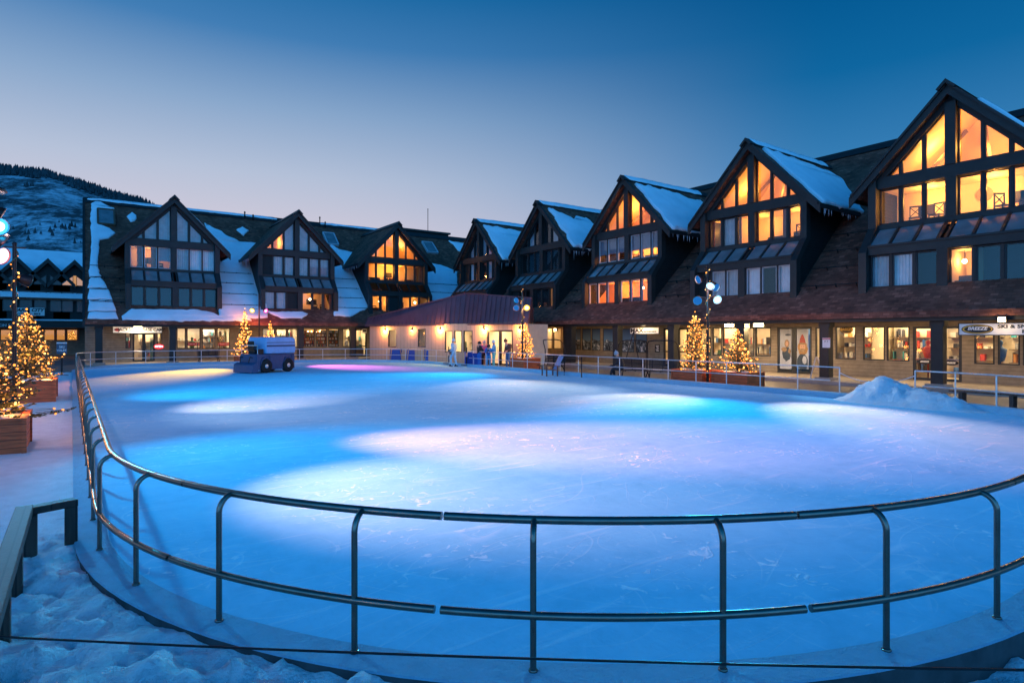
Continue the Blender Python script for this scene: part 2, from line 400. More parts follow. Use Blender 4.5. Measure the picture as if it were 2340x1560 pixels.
def spot(name, p, q, col, W, ang, blend=.8, r=.12, parent=None):
    L = bpy.data.lights.new(name, 'SPOT'); L.energy = W; wide = col[0] > .5; L.color = col; L.spot_size = rad(ang); L.spot_blend = blend; L.shadow_soft_size = r
    o = bpy.data.objects.new(name, L); COL.objects.link(o); o.location = p
    o.rotation_euler = (Vector(q) - Vector(p)).to_track_quat('-Z', 'Y').to_euler()
    if wide: o.scale = (1.3, 1, 1)
    return o
def point(name, p, col, W, r=.1, parent=None):
    L = bpy.data.lights.new(name, 'POINT'); L.energy = W; L.color = col; L.shadow_soft_size = r
    o = bpy.data.objects.new(name, L); COL.objects.link(o); o.location = p
    if parent is not None: o.parent = parent
    return o
def area(name, p, sx, sy, col, W, parent=None, rot=(0, 0, 0)):
    L = bpy.data.lights.new(name, 'AREA'); L.shape = 'RECTANGLE'; L.size = sx; L.size_y = sy; L.energy = W; L.color = col
    o = bpy.data.objects.new(name, L); COL.objects.link(o); o.location = p; o.rotation_euler = rot
    if parent is not None: o.parent = parent
    return o

# ------------------------------------------------------------------ rink outline
RX0, RX1, RY0, RY1 = .22, 20.5, 1.62, 46.9
RN, RFR, RFL = 6.18, 9.4, 3.4
SEG = []
def _mk():
    L = 0.0
    def line(a, b, n):
        nonlocal L
        l = (Vector(b) - Vector(a)).length; SEG.append(('l', L, L + l, Vector(a), (Vector(b) - Vector(a)) / l, Vector(n))); L += l
    def arc(c, r, a0):
        nonlocal L
        l = r * math.pi / 2; SEG.append(('a', L, L + l, Vector(c), r, a0)); L += l
    line((RX0 - .47, RY1 - RFL), (RX0, RY0 + RN), (-1, 0)); arc((RX0 + RN, RY0 + RN), RN, math.pi)
    line((RX0 + RN, RY0), (RX1 - RN, RY0), (0, -1)); arc((RX1 - RN, RY0 + RN), RN, 1.5 * math.pi)
    line((RX1, RY0 + RN), (RX1, RY1 - RFR), (1, 0)); arc((RX1 - RFR, RY1 - RFR), RFR, 0)
    line((RX1 - RFR, RY1), (RX0 - .47 + RFL, RY1), (0, 1)); arc((RX0 - .47 + RFL, RY1 - RFL), RFL, .5 * math.pi)
    return L
LTOT = _mk()
L_NL = SEG[1][1]; L_B = SEG[2][1]; L_NR = SEG[3][1]; L_R = SEG[4][1]; L_FR = SEG[5][1]; L_F = SEG[6][1]; L_FL = SEG[7][1]
def rp(L, off=0.0, z=0.0):
    L = L % LTOT
    for g in SEG:
        if g[1] <= L <= g[2] + 1e-9:
            if g[0] == 'l': p = g[3] + g[4] * (L - g[1]) + g[5] * off
            else:
                a = g[5] + (L - g[1]) / g[4]; p = g[3] + Vector((math.cos(a), math.sin(a))) * (g[4] + off)
            return Vector((p.x, p.y, z))
def rnorm(L): return (rp(L, 1) - rp(L, 0)).normalized()
def rpath(L0, L1, off=0.0, z=0.0, step=.3):
    n = max(2, int((L1 - L0) / step) + 1)
    return [rp(L0 + (L1 - L0) * i / (n - 1), off, z) for i in range(n)]
def rsdf(x, y):
    cx, cy = (RX0 + RX1) / 2, (RY0 + RY1) / 2; hx, hy = (RX1 - RX0) / 2, (RY1 - RY0) / 2
    r = (RFR if x > cx else RFL) if y > cy else RN
    qx, qy = abs(x - cx) - hx + r, abs(y - cy) - hy + r
    return math.hypot(max(qx, 0), max(qy, 0)) + min(max(qx, qy), 0) - r
def smooth(a, b, x):
    t = min(1, max(0, (x - a) / (b - a))); return t * t * (3 - 2 * t)
def kerb_z(L):
    L = L % LTOT
    return .03 + .15 * smooth(L_NR - 2, L_NR + 6, L) * (1 - smooth(L_FL, LTOT, L))

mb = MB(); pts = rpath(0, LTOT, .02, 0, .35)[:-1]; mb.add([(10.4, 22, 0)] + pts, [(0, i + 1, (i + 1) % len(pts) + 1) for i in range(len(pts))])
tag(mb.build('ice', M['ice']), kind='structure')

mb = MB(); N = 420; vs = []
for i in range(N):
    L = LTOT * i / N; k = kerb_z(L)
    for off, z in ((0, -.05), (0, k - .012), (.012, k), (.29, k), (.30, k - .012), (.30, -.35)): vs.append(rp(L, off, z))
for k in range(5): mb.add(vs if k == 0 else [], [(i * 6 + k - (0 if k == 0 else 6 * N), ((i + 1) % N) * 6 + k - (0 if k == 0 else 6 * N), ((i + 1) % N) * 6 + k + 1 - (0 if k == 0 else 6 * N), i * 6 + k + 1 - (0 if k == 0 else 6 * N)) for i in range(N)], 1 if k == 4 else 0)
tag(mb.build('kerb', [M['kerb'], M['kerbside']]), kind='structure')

mb = MB(); mb.box(-3000, 3000, -3000, 3000, -.9, -.5); tag(mb.build('ground', M['ground']), kind='structure')

def filled(outer, inner, z, name, m):
    b = bmesh.new(); es = []
    for lp in (outer, inner):
        if not lp: continue
        vv = [b.verts.new((p[0], p[1], z)) for p in lp]
        es += [b.edges.new((vv[i], vv[(i + 1) % len(vv)])) for i in range(len(vv))]
    bmesh.ops.triangle_fill(b, edges=es, use_beauty=True)
    bmesh.ops.recalc_face_normals(b, faces=b.faces)
    for f in b.faces:
        if f.normal.z < 0: f.normal_flip()
    me = bpy.data.meshes.new(name); b.to_mesh(me); b.free(); me.materials.append(m)
    o = bpy.data.objects.new(name, me); COL.objects.link(o); return tag(o, kind='structure')
_L0, _L1 = L_NR - 1.0, LTOT + 35.0
_pts = [rp(_L0 + (_L1 - _L0) * i / 260, .25) for i in range(261)]
filled(_pts + [Vector((-60, _pts[-1].y, 0)), Vector((-60, 110, 0)), Vector((60, 110, 0)), Vector((60, -8, 0)), Vector((_pts[0].x, -8, 0))], [], -.05, 'plaza_pavement', M['pave'])

# walkways under the arcades (a real step above the plaza)
mb = MB(); mb.box(26.35, 31.2, -6, 48.4, -.3, .1); mb.box(.1, 31.2, 48.4, 53.4, -.3, .1)
tag(mb.build('walkway', M['walk'], bevel=.02), kind='structure')

# snow beside the rink, left path and lumpy corner near the camera
PR_ = random.Random(12); PRINTS = []
for k in range(34):
    a = PR_.uniform(-.5, .5); x = PR_.choice([PR_.uniform(-.3, 2.2), PR_.uniform(-2, 0), PR_.uniform(-.2, 1.0)]); PRINTS.append((x, PR_.uniform(1.4, 7.2), math.cos(a + 1.2), math.sin(a + 1.2)))
def snow_z(x, y):
    v = Vector((x, y, 3.3))
    path = noise.noise(v * .5) * .03 + noise.noise(v * 2.2) * .018 + noise.noise(v * 7) * .008
    near = 1 - smooth(7.0, 8.6, y)
    lump = 0
    if near > 0:
        a = noise.noise(v * 1.1) * .10; b = abs(noise.noise(v * 2.6 + Vector((5, 1, 0)))) * .17; c = abs(noise.noise(v * 6 + Vector((2, 7, 0)))) * .06; d = noise.noise(v * 15) * .012
        side = smooth(2.2, 4.5, x) * .12
        lump = -.10 - .10 * smooth(1.2, 2.6, x) + a + b + c + d + abs(noise.noise(v * 11)) * .035 + max(0, .42 - noise.voronoi(v * 3.2)[0][0]) * .22 + max(0, .35 - noise.voronoi(v * 7.5 + Vector((3, 1, 0)))[0][0]) * .09 - side * .5
        if x > 3.5: lump -= .03
    if near > 0 and x < 3.2:
        for (fx, fy, c, s_) in PRINTS:
            if abs(x - fx) < .3 and abs(y - fy) < .3:
                u, w = ((x - fx) * c + (y - fy) * s_) / .17, (-(x - fx) * s_ + (y - fy) * c) / .075; q = u * u + w * w
                lump += (-.085 * (1 - smooth(.6, 1.15, q)) + .03 * math.exp(-((q - 1.7) / .6) ** 2))
    return path * (1 - near) + near * lump - .005 * (1 - near)
def grid(x0, x1, y0, y1, st, keep=None):
    nx, ny = int((x1 - x0) / st) + 1, int((y1 - y0) / st) + 1; idx = {}; vs = []; fs = []
    def V(i, j):
        if (i, j) not in idx:
            x, y = x0 + (x1 - x0) * i / nx, y0 + (y1 - y0) * j / ny; z = snow_z(x, y)
            d = rsdf(x, y)
            if y < 8.4 and d < .9:
                cap = -.05 + .22 * max(0, noise.noise(Vector((x * 1.7, y * 1.7, 9)))) + .05 * abs(noise.noise(Vector((x * 7, y * 7, 2))))
                z = min(z, (cap + .07 - .16 * smooth(1.2, 2.4, x)) + (d - .3) * .15)
            if y < 8.4 and x < 2.6 and d < .8: z = max(z, (-.035 + .05 * noise.noise(Vector((x * 5, y * 5, 1))) + .05 * max(0, .4 - noise.voronoi(Vector((x * 4, y * 4, 0)))[0][0])) * 1.0 - .25 * smooth(.35, .8, d) - .2 * smooth(1.5, 2.6, x))
            idx[(i, j)] = len(vs); vs.append((x, y, z))
        return idx[(i, j)]
    for i in range(nx):
        for j in range(ny):
            x, y = x0 + (x1 - x0) * (i + .5) / nx, y0 + (y1 - y0) * (j + .5) / ny
            if (not keep and rsdf(x, y) < .08) or (keep and not keep(x, y)): continue
            fs.append((V(i, j), V(i + 1, j), V(i + 1, j + 1), V(i, j + 1)))
    return vs, fs
mb = MB()
vs, fs = grid(-4, 14, -1.6, 8.8, .05); mb.add(vs, fs, 0, True)
vs, fs = grid(-16, .1, 8.8, 42.5, .2, lambda x, y: x < .07 - .47 * (y - 7.8) / 35.7); mb.add(vs, fs, 0, True)
vs, fs = grid(-16, -4, -1.6, 8.8, .3); mb.add(vs, fs, 0, True)
tag(mb.build('snow_ground', M['snow']), kind='structure')

# ------------------------------------------------------------------ wooded hill far behind
RIDGE = [(-2500, 420), (-1400, 250), (-700, 330), (-300, 362), (0, 398), (100, 405), (200, 440), (260, 460), (330, 478), (400, 508), (500, 560), (800, 640), (1000, 715), (1200, 775), (1500, 800)]
def ridge_z(lat, t=700.0):
    px = 1170 + lat / t * FPX
    for (a, ya), (b, yb) in zip(RIDGE, RIDGE[1:]):
        if a <= px <= b:
            y = ya + (yb - ya) * (px - a) / (b - a); return H + (763 - y) / FPX * t
    return -2
def hill_pt(lat, t):
    r = ridge_z(lat * 700 / t) ; q = smooth(230, 700, t) if t <= 700 else 1 - .25 * smooth(700, 1000, t)
    n = noise.fractal(Vector((lat * .012, t * .012, 1)), 1, 2, 4) * 5 * min(1, q * 3) * (1 - .55 * smooth(620, 700, t))
    z = -2 + (r + 2) * (q * .55 + .45 * smooth(200, 700, t) ** 1.6 if t < 700 else q) + n
    return Vector((t * ST + lat * CT, t * CT - lat * ST, max(z, -2)))
mb = MB(); NX, NT_ = 120, 44; vs = [hill_pt(-1000 + 1250 * i / NX, 220 + 780 * j / NT_) for j in range(NT_ + 1) for i in range(NX + 1)]
mb.add(vs, [(j * (NX + 1) + i, j * (NX + 1) + i + 1, (j + 1) * (NX + 1) + i + 1, (j + 1) * (NX + 1) + i) for j in range(NT_) for i in range(NX)], 0, True)
t = NT('hillside')
sv = t.ramp(t.math('ADD', t.math('MULTIPLY', t.noise(.022, 6, None, .6), .6), t.math('MULTIPLY', t.noise(.16, 5, None, .7), .4)), [(.40, (.55, .58, .62)), (.47, (.26, .29, .31)), (.54, (.035, .045, .05))])
t.l(sv, t.b.inputs['Base Color']); t.b.inputs['Roughness'].default_value = .9
tag(mb.build('hill', t.m), kind='structure')
mb = MB(); r = random.Random(3); k = 0
while k < 8000:
    lat = r.uniform(-720, -100); tt = r.uniform(330, 720) if r.random() < .42 else r.uniform(560, 722)
    d = noise.noise(Vector((lat * .011, tt * .02, 5))) + noise.noise(Vector((lat * .05, tt * .06, 2))) * .5
    if d < .02 - 1.3 * smooth(590, 650, tt): continue
    p = hill_pt(lat, tt); h = r.uniform(2.5, 7.5) * (.7 + .3 * smooth(400, 700, tt)); w = h * r.uniform(.18, .36); k += 1
    n = 5; a0 = r.random() * 6
    mb.add([p + Vector((w * math.cos(a0 + 2 * math.pi * i / n), w * math.sin(a0 + 2 * math.pi * i / n), h * .06)) for i in range(n)] + [p + Vector((r.uniform(-.2, .2), 0, h))] + [p - Z],
           [(i, (i + 1) % n, n) for i in range(n)])
tag(mb.build('hill_forest', mat('hazed_conifer', (.030, .050, .058), .9, var=.4, vs=.05)), 'dark conifer woods scattered over the snowy hill behind the lodges', 'forest', kind='stuff')  # haze is put into the conifer colour, lightened and blued
# ------------------------------------------------------------------ lodges
PR = PL((30.2, 0), (-1, 0)); PF = PL((0, 52.3), (0, -1))
SL = .907
def roof_z(d): return 3.05 + SL * (3.7 - d)
RN_ = Vector((0, SL, 1)).normalized()      # outward normal of the front slope in local (s, d, z)
def roof_pt(s, d, h=0.0): return Vector((s, d, roof_z(d))) + RN_ * h
def roof_px(P, px, py):
    r = ray(px, py); o = Vector((0, 0, H)); Mi = P.M.inverted(); o2 = Mi @ o; r2 = Mi.to_3x3() @ r
    # z = 3.05 + SL*(3.7-d)
    t = (3.05 + SL * (3.7 - o2.y) - o2.z) / (r2.z + SL * r2.y)
    q = o2 + r2 * t; return (q.x, q.y)

def wavy(mb, s0, s1, z0, z1, d, m=0, amp=.03, n=22):
    vs = []; ph = RNG.random() * 6
    for i in range(n + 1):
        s = s0 + (s1 - s0) * i / n; dd = d + amp * math.sin(i * 1.7 + ph) + amp * .5 * math.sin(i * .6 + ph)
        vs += [(s, dd, z0), (s, dd, z1)]
    mb.add(vs, [(2 * i, 2 * i + 2, 2 * i + 3, 2 * i + 1) for i in range(n)], m, True)

def window(parent, poly, d, fr, gl, fw=.05, name='window', Mx=None):
    mb = MB(Mx); c = Vector((sum(p[0] for p in poly) / len(poly), 0, sum(p[1] for p in poly) / len(poly)))
    n = len(poly); ins = []
    for i in range(n):   # mitred frame ring from the outline and an inset outline
        a, b, e = Vector(poly[i - 1]), Vector(poly[i]), Vector(poly[(i + 1) % n])
        d1 = (b - a).normalized(); d2 = (e - b).normalized(); n1 = Vector((-d1.y, d1.x)); n2 = Vector((-d2.y, d2.x))
        k = n1 + n2; k = k / max(.25, k.dot(n1)); cc = Vector((c.x, c.z)) - b
        if k.dot(cc) < 0: k = -k
        ins.append(b + k * fw)
    vs = [(p[0], d + .045, p[1]) for p in poly] + [(p[0], d + .045, p[1]) for p in ins] + [(p[0], d - .045, p[1]) for p in poly] + [(p[0], d - .045, p[1]) for p in ins]
    fs = []
    for i in range(n):
        j = (i + 1) % n
        fs += [(i, j, n + j, n + i), (2 * n + j, 2 * n + i, 3 * n + i, 3 * n + j), (n + i, n + j, 3 * n + j, 3 * n + i), (j, i, 2 * n + i, 2 * n + j)]
    mb.add(vs, fs, 0); mb.face([(p[0], d, p[1]) for p in ins], 1)
    return mb.build(name, [fr, gl], parent)

def room(parent, poly, d0, d1, m, P, lamp, W, col=(1, .56, .16), furn=0, lampball=False, Mx=None):
    """an open-fronted room behind the panes, lit by its own lamp"""
    mb = MB(Mx); n = len(poly)
    mb.add([(p[0], d0, p[1]) for p in poly] + [(p[0], d1, p[1]) for p in poly], [tuple(range(n, 2 * n))] + [(i, (i + 1) % n, n + (i + 1) % n, n + i) for i in range(n)], 0)
    s0, s1 = min(p[0] for p in poly), max(p[0] for p in poly); z0 = min(p[1] for p in poly)
    if furn:
        for k in range(furn):
            s = RNG.uniform(s0 + .3, s1 - .3); dd = d1 + RNG.uniform(.5, .9 * (d0 - d1) - .2) if d0 - d1 > .9 else d1 + .4; kind = RNG.randrange(3)
            if kind == 0:
                mb.box(s - .22, s + .22, dd - .2, dd + .2, z0, z0 + .45, 1); mb.box(s - .22, s + .22, dd - .2, dd - .15, z0 + .45, z0 + .62, 1); mb.box(s - .22, s + .22, dd - .2, dd - .15, z0 + .7, z0 + .78, 1)
                for q in (-.2, .2): mb.box(s + q - .02, s + q + .02, dd - .2, dd - .15, z0 + .62, z0 + .7, 1)
            elif kind == 1:
                mb.box(s - .5, s + .5, dd - .25, dd + .25, z0, z0 + .38, 1); mb.box(s - .5, s + .5, dd - .3, dd - .2, z0 + .38, z0 + .6, 1)
            else:
                mb.box(s - .3, s + .3, d1 + .01, d1 + .04, z0 + .75, z0 + 1.2, 1)
    if lampball:
        mb.ball(lamp, .09, 2, 8); mb.beam(Vector(lamp), Vector(lamp) + Vector((0, 0, .5)), .015, .015, 1)
    o = mb.build('room', [m, M['furn'], M['sconce']], parent, recalc=False)
    if s1 - s0 > 3.2:
        mid = (s0 + s1) / 2; q = 2 * mid - lamp[0]
        point('room_lamp', lamp, col, W * .62, .12, P); point('room_lamp', (q, lamp[1], lamp[2] - (.9 if len(poly) > 4 else 0)), col, W * .55, .12, P)
    else: point('room_lamp', lamp, col, W, .12, P)
    return o

COLS = [(.20, .98), (1.06, 1.86), (1.94, 2.72)]
def runs(st, ok):
    out = []; i = 0
    while i < 6:
        if st[i] in ok:
            j = i
            while j + 1 < 6 and st[j + 1] in ok: j += 1
            out.append((i, j)); i = j + 1
        else: i += 1
    return out
def bay(P, s0, cfg, label):
    """one gabled bay: P = lodge empty. cfg: tri, up, lo = six states each in order of growing s"""
    def zu(a): return 12.2 - 1.041 * a - .34
    def tt(a): return zu(a) - .32
    edges = [(-2.72, -1.94), (-1.86, -1.06), (-.98, -.20), (.20, .98), (1.06, 1.86), (1.94, 2.72)]
    tr, sd = 0, 1
    mb = MB()
    for sg in (-1, 1):
        a, b = sorted((s0 + sg * 2.74, s0 + sg * 3.06))
        mb.box(a, b, 2.42, 2.78, 3.62, 5.65, tr)
        mb.prism([(2.42, 5.65), (2.78, 5.65), (1.88, 6.78), (1.52, 6.78)], 'x', a, b, tr)
        mb.box(a, b, 1.52, 1.88, 6.78, 8.9, tr)
        mb.box(a - .03, b + .03, 2.40, 2.81, 3.50, 3.64, tr)
        a, b = sorted((s0 + sg * 2.76, s0 + sg * 2.94))
        mb.prism([(2.40, 3.6), (2.40, 5.6), (1.50, 6.74), (1.50, 8.98), (-3.1, 8.98)], 'x', a, b, sd)
        # sloped infill board over the triangular panes, and horizontal collar behind the eaves
        q = [(s0 + sg * a, z) for a, z in ((0.0, zu(0)), (2.9, zu(2.9)), (2.9, 8.80), (2.42, 8.96), (2.42, tt(2.42)), (0, tt(0)))]
        mb.prism(q, 'y', 1.36, 1.62, tr)
    mb.box(s0 - 2.74, s0 + 2.74, 1.34, 1.70, 8.50, 9.0, tr)
    mb.box(s0 - 2.74, s0 + 2.74, 1.34, 1.66, 6.70, 6.92, tr)
    mb.box(s0 - 2.74, s0 + 2.74, 2.26, 2.60, 5.53, 5.93, tr)
    mb.box(s0 - 2.74, s0 + 2.74, 2.26, 2.58, 3.62, 4.02, tr)
    mb.box(s0 - .19, s0 + .19, 1.37, 1.76, 9.0, tt(0) - .02, tr); mb.box(s0 - .19, s0 + .19, 1.37, 1.69, 6.92, 8.5, tr); mb.box(s0 - .19, s0 + .19, 2.29, 2.59, 4.02, 5.53, tr)
    mb.box(s0 - 2.75, s0 + 2.75, -.5, 1.34, 6.56, 6.66, sd); 
    for sg in (-1, 1):
        for g in (1.02, 1.90):
            s = s0 + sg * g
            mb.box(s - .045, s + .045, 1.38, 1.52, 9.0, tt(g) + .02, tr); mb.box(s - .045, s + .045, 1.38, 1.52, 6.92, 8.5, tr); mb.box(s - .045, s + .045, 2.30, 2.44, 4.02, 5.53, tr)
    for row, z0, z1, d in (('up', 6.92, 8.5, 1.44), ('lo', 4.02, 5.53, 2.36)):
        for k, st in enumerate(cfg[row]):
            if st == 'B': mb.box(s0 + edges[k][0] - .02, s0 + edges[k][1] + .02, d - .06, d + .05, z0, z1, sd)
    body = mb.build('gable_bay', [M['trim'], M['siding_dark']], P)
    if label: body['label'] = label
    # roof of the bay
    mb = MB()
    for sg in (-1, 1):
        A = [Vector((0, 1.95, 12.2)), Vector((3.72, 1.95, 8.33)), Vector((3.72, -2.75, 8.33)), Vector((0, -7.0, 12.2))]
        n = Vector((1.041, 0, 1)).normalized() * .2; A += [p - n for p in A]
        A = [Vector((s0 + sg * p.x, p.y, p.z)) for p in A]
        mb.add(A, [(0, 1, 2, 3), (7, 6, 5, 4), (0, 4, 5, 1), (1, 5, 6, 2), (2, 6, 7, 3), (3, 7, 4, 0)], 0)
        q = [(s0 + sg * a, z) for a, z in ((0, 12.245), (3.80, 8.29), (3.80, 7.83), (0, 11.76))]
        mb.prism(q, 'y', 1.953, 2.05, 1)
        q = [(s0 + sg * a, z) for a, z in ((0, 12.26), (3.72, 8.39), (3.72, 8.26), (0, 12.12))]
        mb.prism(q, 'y', 2.052, 2.13, 1)
        q = [(s0 + sg * a, z) for a, z in ((0, 12.33), (.34, 11.98), (.27, 11.9), (0, 12.16))]
        mb.prism(q, 'y', -6.95, 2.25, 1)
        q = [(s0 + sg * 3.724, 8.35), (s0 + sg * 3.724, 8.1), (s0 + sg * 3.80, 8.1), (s0 + sg * 3.80, 8.31)]
        mb.prism(q, 'y', -2.6, 1.95, 1)
    mb.build('gable_roof', [M['shingle_gable'], M['trim']], body)
    # awning of sloped panes
    mb = MB(); aw = M['awn_lit'] if cfg.get('awn') == 'lit' else M['awnglass']
    fd = Vector((0, .9, -.80)); 
    for e in edges:
        mb.face([(s0 + e[0] + .03, 1.64, 6.72), (s0 + e[1] - .03, 1.64, 6.72), (s0 + e[1] - .03, 2.56, 5.93), (s0 + e[0] + .03, 2.56, 5.93)], 0)
    for s in (-2.72, -1.9, -1.02, -.12, .12, 1.02, 1.9, 2.72): mb.beam((s0 + s, 1.62, 6.76), (s0 + s, 2.60, 5.92), .10, .06, 1)
    mb.box(s0 - 2.73, s0 + 2.73, 2.58, 2.66, 5.86, 5.94, 1)
    mb.build('awning', [aw, M['trim']], body)
    # panes
    fr_up = M['frame_white'] if 'wu' in cfg.get('fr', '') else M['frame_dark']; fr_lo = M['frame_white'] if 'wl' in cfg.get('fr', '') else M['frame_dark']
    for k, st in enumerate(cfg['tri']):
        a, b = edges[k]
        if b > 2: b = 2.40
        if a < -2: a = -2.40
        ia, ib = (abs(a), abs(b))
        poly = [(s0 + a, 9.02), (s0 + b, 9.02), (s0 + b, tt(ib)), (s0 + a, tt(ia))]
        if ia >= 2.4: poly = [(s0 + a, 9.02), (s0 + b, 9.02), (s0 + b, tt(ib))]
        if ib >= 2.4: poly = [(s0 + a, 9.02), (s0 + b, 9.02), (s0 + a, tt(ia))]
        window(body, poly, 1.44, M['frame_dark'], M['glass'], .045)
        if st in 'CW':
            c = MB(); c.face([(p[0], 1.30, p[1]) for p in poly]); c.build('curtain', M['curtain'], body)
    for row, z0, z1, d, fr in (('up', 6.94, 8.48, 1.44, fr_up), ('lo', 4.04, 5.51, 2.36, fr_lo)):
        for k, st in enumerate(cfg[row]):
            if st == 'B': continue
            a, b = s0 + edges[k][0], s0 + edges[k][1]
            window(body, [(a, z0), (b, z0), (b, z1), (a, z1)], d, fr, M['glass'], .055)
            if st in 'CWOHM':
                c = MB(); mc = M[{'C': 'curtain', 'W': 'curtain_white', 'O': 'curtain_red', 'H': 'blind', 'M': 'curtain_red'}[st]]
                if st == 'H': c.box(a, b, d - .09, d - .075, z0 + (z1 - z0) * .36, z1)
                elif st == 'M': wavy(c, a, a + (b - a) * .45, z0, z1, d - .16, n=10)
                elif st == 'O': wavy(c, a, a + (b - a) * .28, z0, z1, d - .16, n=8); wavy(c, b - (b - a) * .22, b, z0, z1, d - .16, n=8)
                else: wavy(c, a, b, z0, z1, d - .15)
                c.build('curtain', mc, body)
    # rooms behind: lit rooms for the lit runs, near-black sheets painting the dark behind the rest
    lit = 'LHOM'; W = cfg.get('W', 1.0)
    for (i, j) in runs(cfg['tri'], lit):
        a, b = edges[i][0], edges[j][1]; a = max(a, -2.4); b = min(b, 2.4)
        top = lambda x: tt(abs(x)) + .03
        poly = [(s0 + a, 8.99), (s0 + b, 8.99)] + ([(s0 + b, top(b))] if abs(b) < 2.35 else []) + ([(s0, top(0))] if a < 0 < b else []) + ([(s0 + a, top(a))] if abs(a) < 2.35 else [])
        m = s0 + max(-1.2, min(1.2, (a + b) / 2)) + RNG.choice((-.9, -.4, .5, 1.1)) * (1 if b - a > 3 else .1)
        room(body, poly, 1.34, -1.6, M['room'], P, (m, .2, min(10.4, 9.0 + .6 * (top(m - s0) - 9))), 190 * W * (b - a) / 5 + 30, cfg.get('col', (1, .42, .075)), 0, cfg.get('ball', False))
    for row, z0, z1, d, dd in (('up', 6.67, 8.49, 1.33, -.3), ('lo', 3.9, 5.52, 2.25, .5)):
        for (i, j) in runs(cfg[row], lit):
            a, b = s0 + edges[i][0] - .05, s0 + edges[j][1] + .05
            mm = M['room_red'] if cfg.get(row + 'red') else M['room']
            room(body, [(a, z0), (b, z0), (b, z1), (a, z1)], d, dd, mm, P, (a + (b - a) * RNG.choice((.3, .62, .75)), (d + dd) / 2, z1 - .45), (30 + 30 * (b - a)) * W * cfg.get('W' + row, 1), cfg.get('col', (1, .42, .075)), 5 if b - a > 2 else 2, row == 'lo')
        for (i, j) in runs(cfg[row], 'DCWB'):
            c = MB(); c.box(s0 + edges[i][0], s0 + edges[j][1], d - .75, d - .7, z0, z1); c.build('room_shade_sheet', M['roomshade'], body)
    for (i, j) in runs(cfg['tri'], 'DC'):
        a, b = max(edges[i][0], -2.4), min(edges[j][1], 2.4)
        poly = [(s0 + a, 8.99), (s0 + b, 8.99), (s0 + b, tt(abs(b)) + .03)] + ([(s0, tt(0))] if a < 0 < b else []) + [(s0 + a, tt(abs(a)) + .03)]
        c = MB(); c.prism(poly, 'y', .7, .76); c.build('room_shade_sheet', M['roomshade'], body)
    return body

def snow_patch(parent, fn, poly, th=.17, jit=.07, step=.22):
    """snow lying on a slope; fn(a, b, h) -> local point"""
    pts = []
    n = len(poly)
    for i in range(n):
        a, b = Vector(poly[i]), Vector(poly[(i + 1) % n]); k = max(1, int((b - a).length / step))
        for q in range(k):
            p = a + (b - a) * q / k
            pts.append(p + Vector((noise.noise(Vector((p.x * 2.2, p.y * 2.2, 1))), noise.noise(Vector((p.x * 2.2, p.y * 2.2, 7))))) * jit * 2)
    from mathutils.geometry import tessellate_polygon
    tri = tessellate_polygon([[Vector((p.x, p.y, 0)) for p in pts]])
    c = sum(pts, Vector((0, 0))) / len(pts); ins = []
    m = len(pts); area2 = sum(pts[i].x * pts[(i + 1) % m].y - pts[(i + 1) % m].x * pts[i].y for i in range(m)); sg = 1 if area2 > 0 else -1
    for i in range(m):
        d = (pts[(i + 1) % m] - pts[i - 1]); d = d.normalized() if d.length > 0 else Vector((1, 0)); ins.append(pts[i] + Vector((-d.y, d.x)) * sg * .04)
    in2 = []
    for i in range(m):
        d = (pts[(i + 1) % m] - pts[i - 1]); d = d.normalized() if d.length > 0 else Vector((1, 0)); in2.append(pts[i] + Vector((-d.y, d.x)) * sg * .11)
    mb = MB(); W = lambda p: 1 + .35 * noise.noise(Vector((p.x * 1.3, p.y * 1.3, 3)))
    rings = [[fn(p.x, p.y, -.02) for p in pts], [fn(p.x, p.y, th * .5 * W(p)) for p in pts], [fn(p.x, p.y, th * .85 * W(p)) for p in ins], [fn(p.x, p.y, th * W(p)) for p in in2]]
    mb.add([q for r_ in rings for q in r_], [(k * m + i, k * m + (i + 1) % m, (k + 1) * m + (i + 1) % m, (k + 1) * m + i) for k in range(3) for i in range(m)] + [tuple(3 * m + q for q in t3) for t3 in tri], 0, True)
    return mb.build('snow_patch', M['roof_snow'], parent)

def gable_fn(s0, sg):
    n = Vector((sg * 1.041, 0, 1)).normalized()
    return lambda d, a, h: Vector((s0 + sg * a, d, 12.2 - 1.041 * a)) + n * h

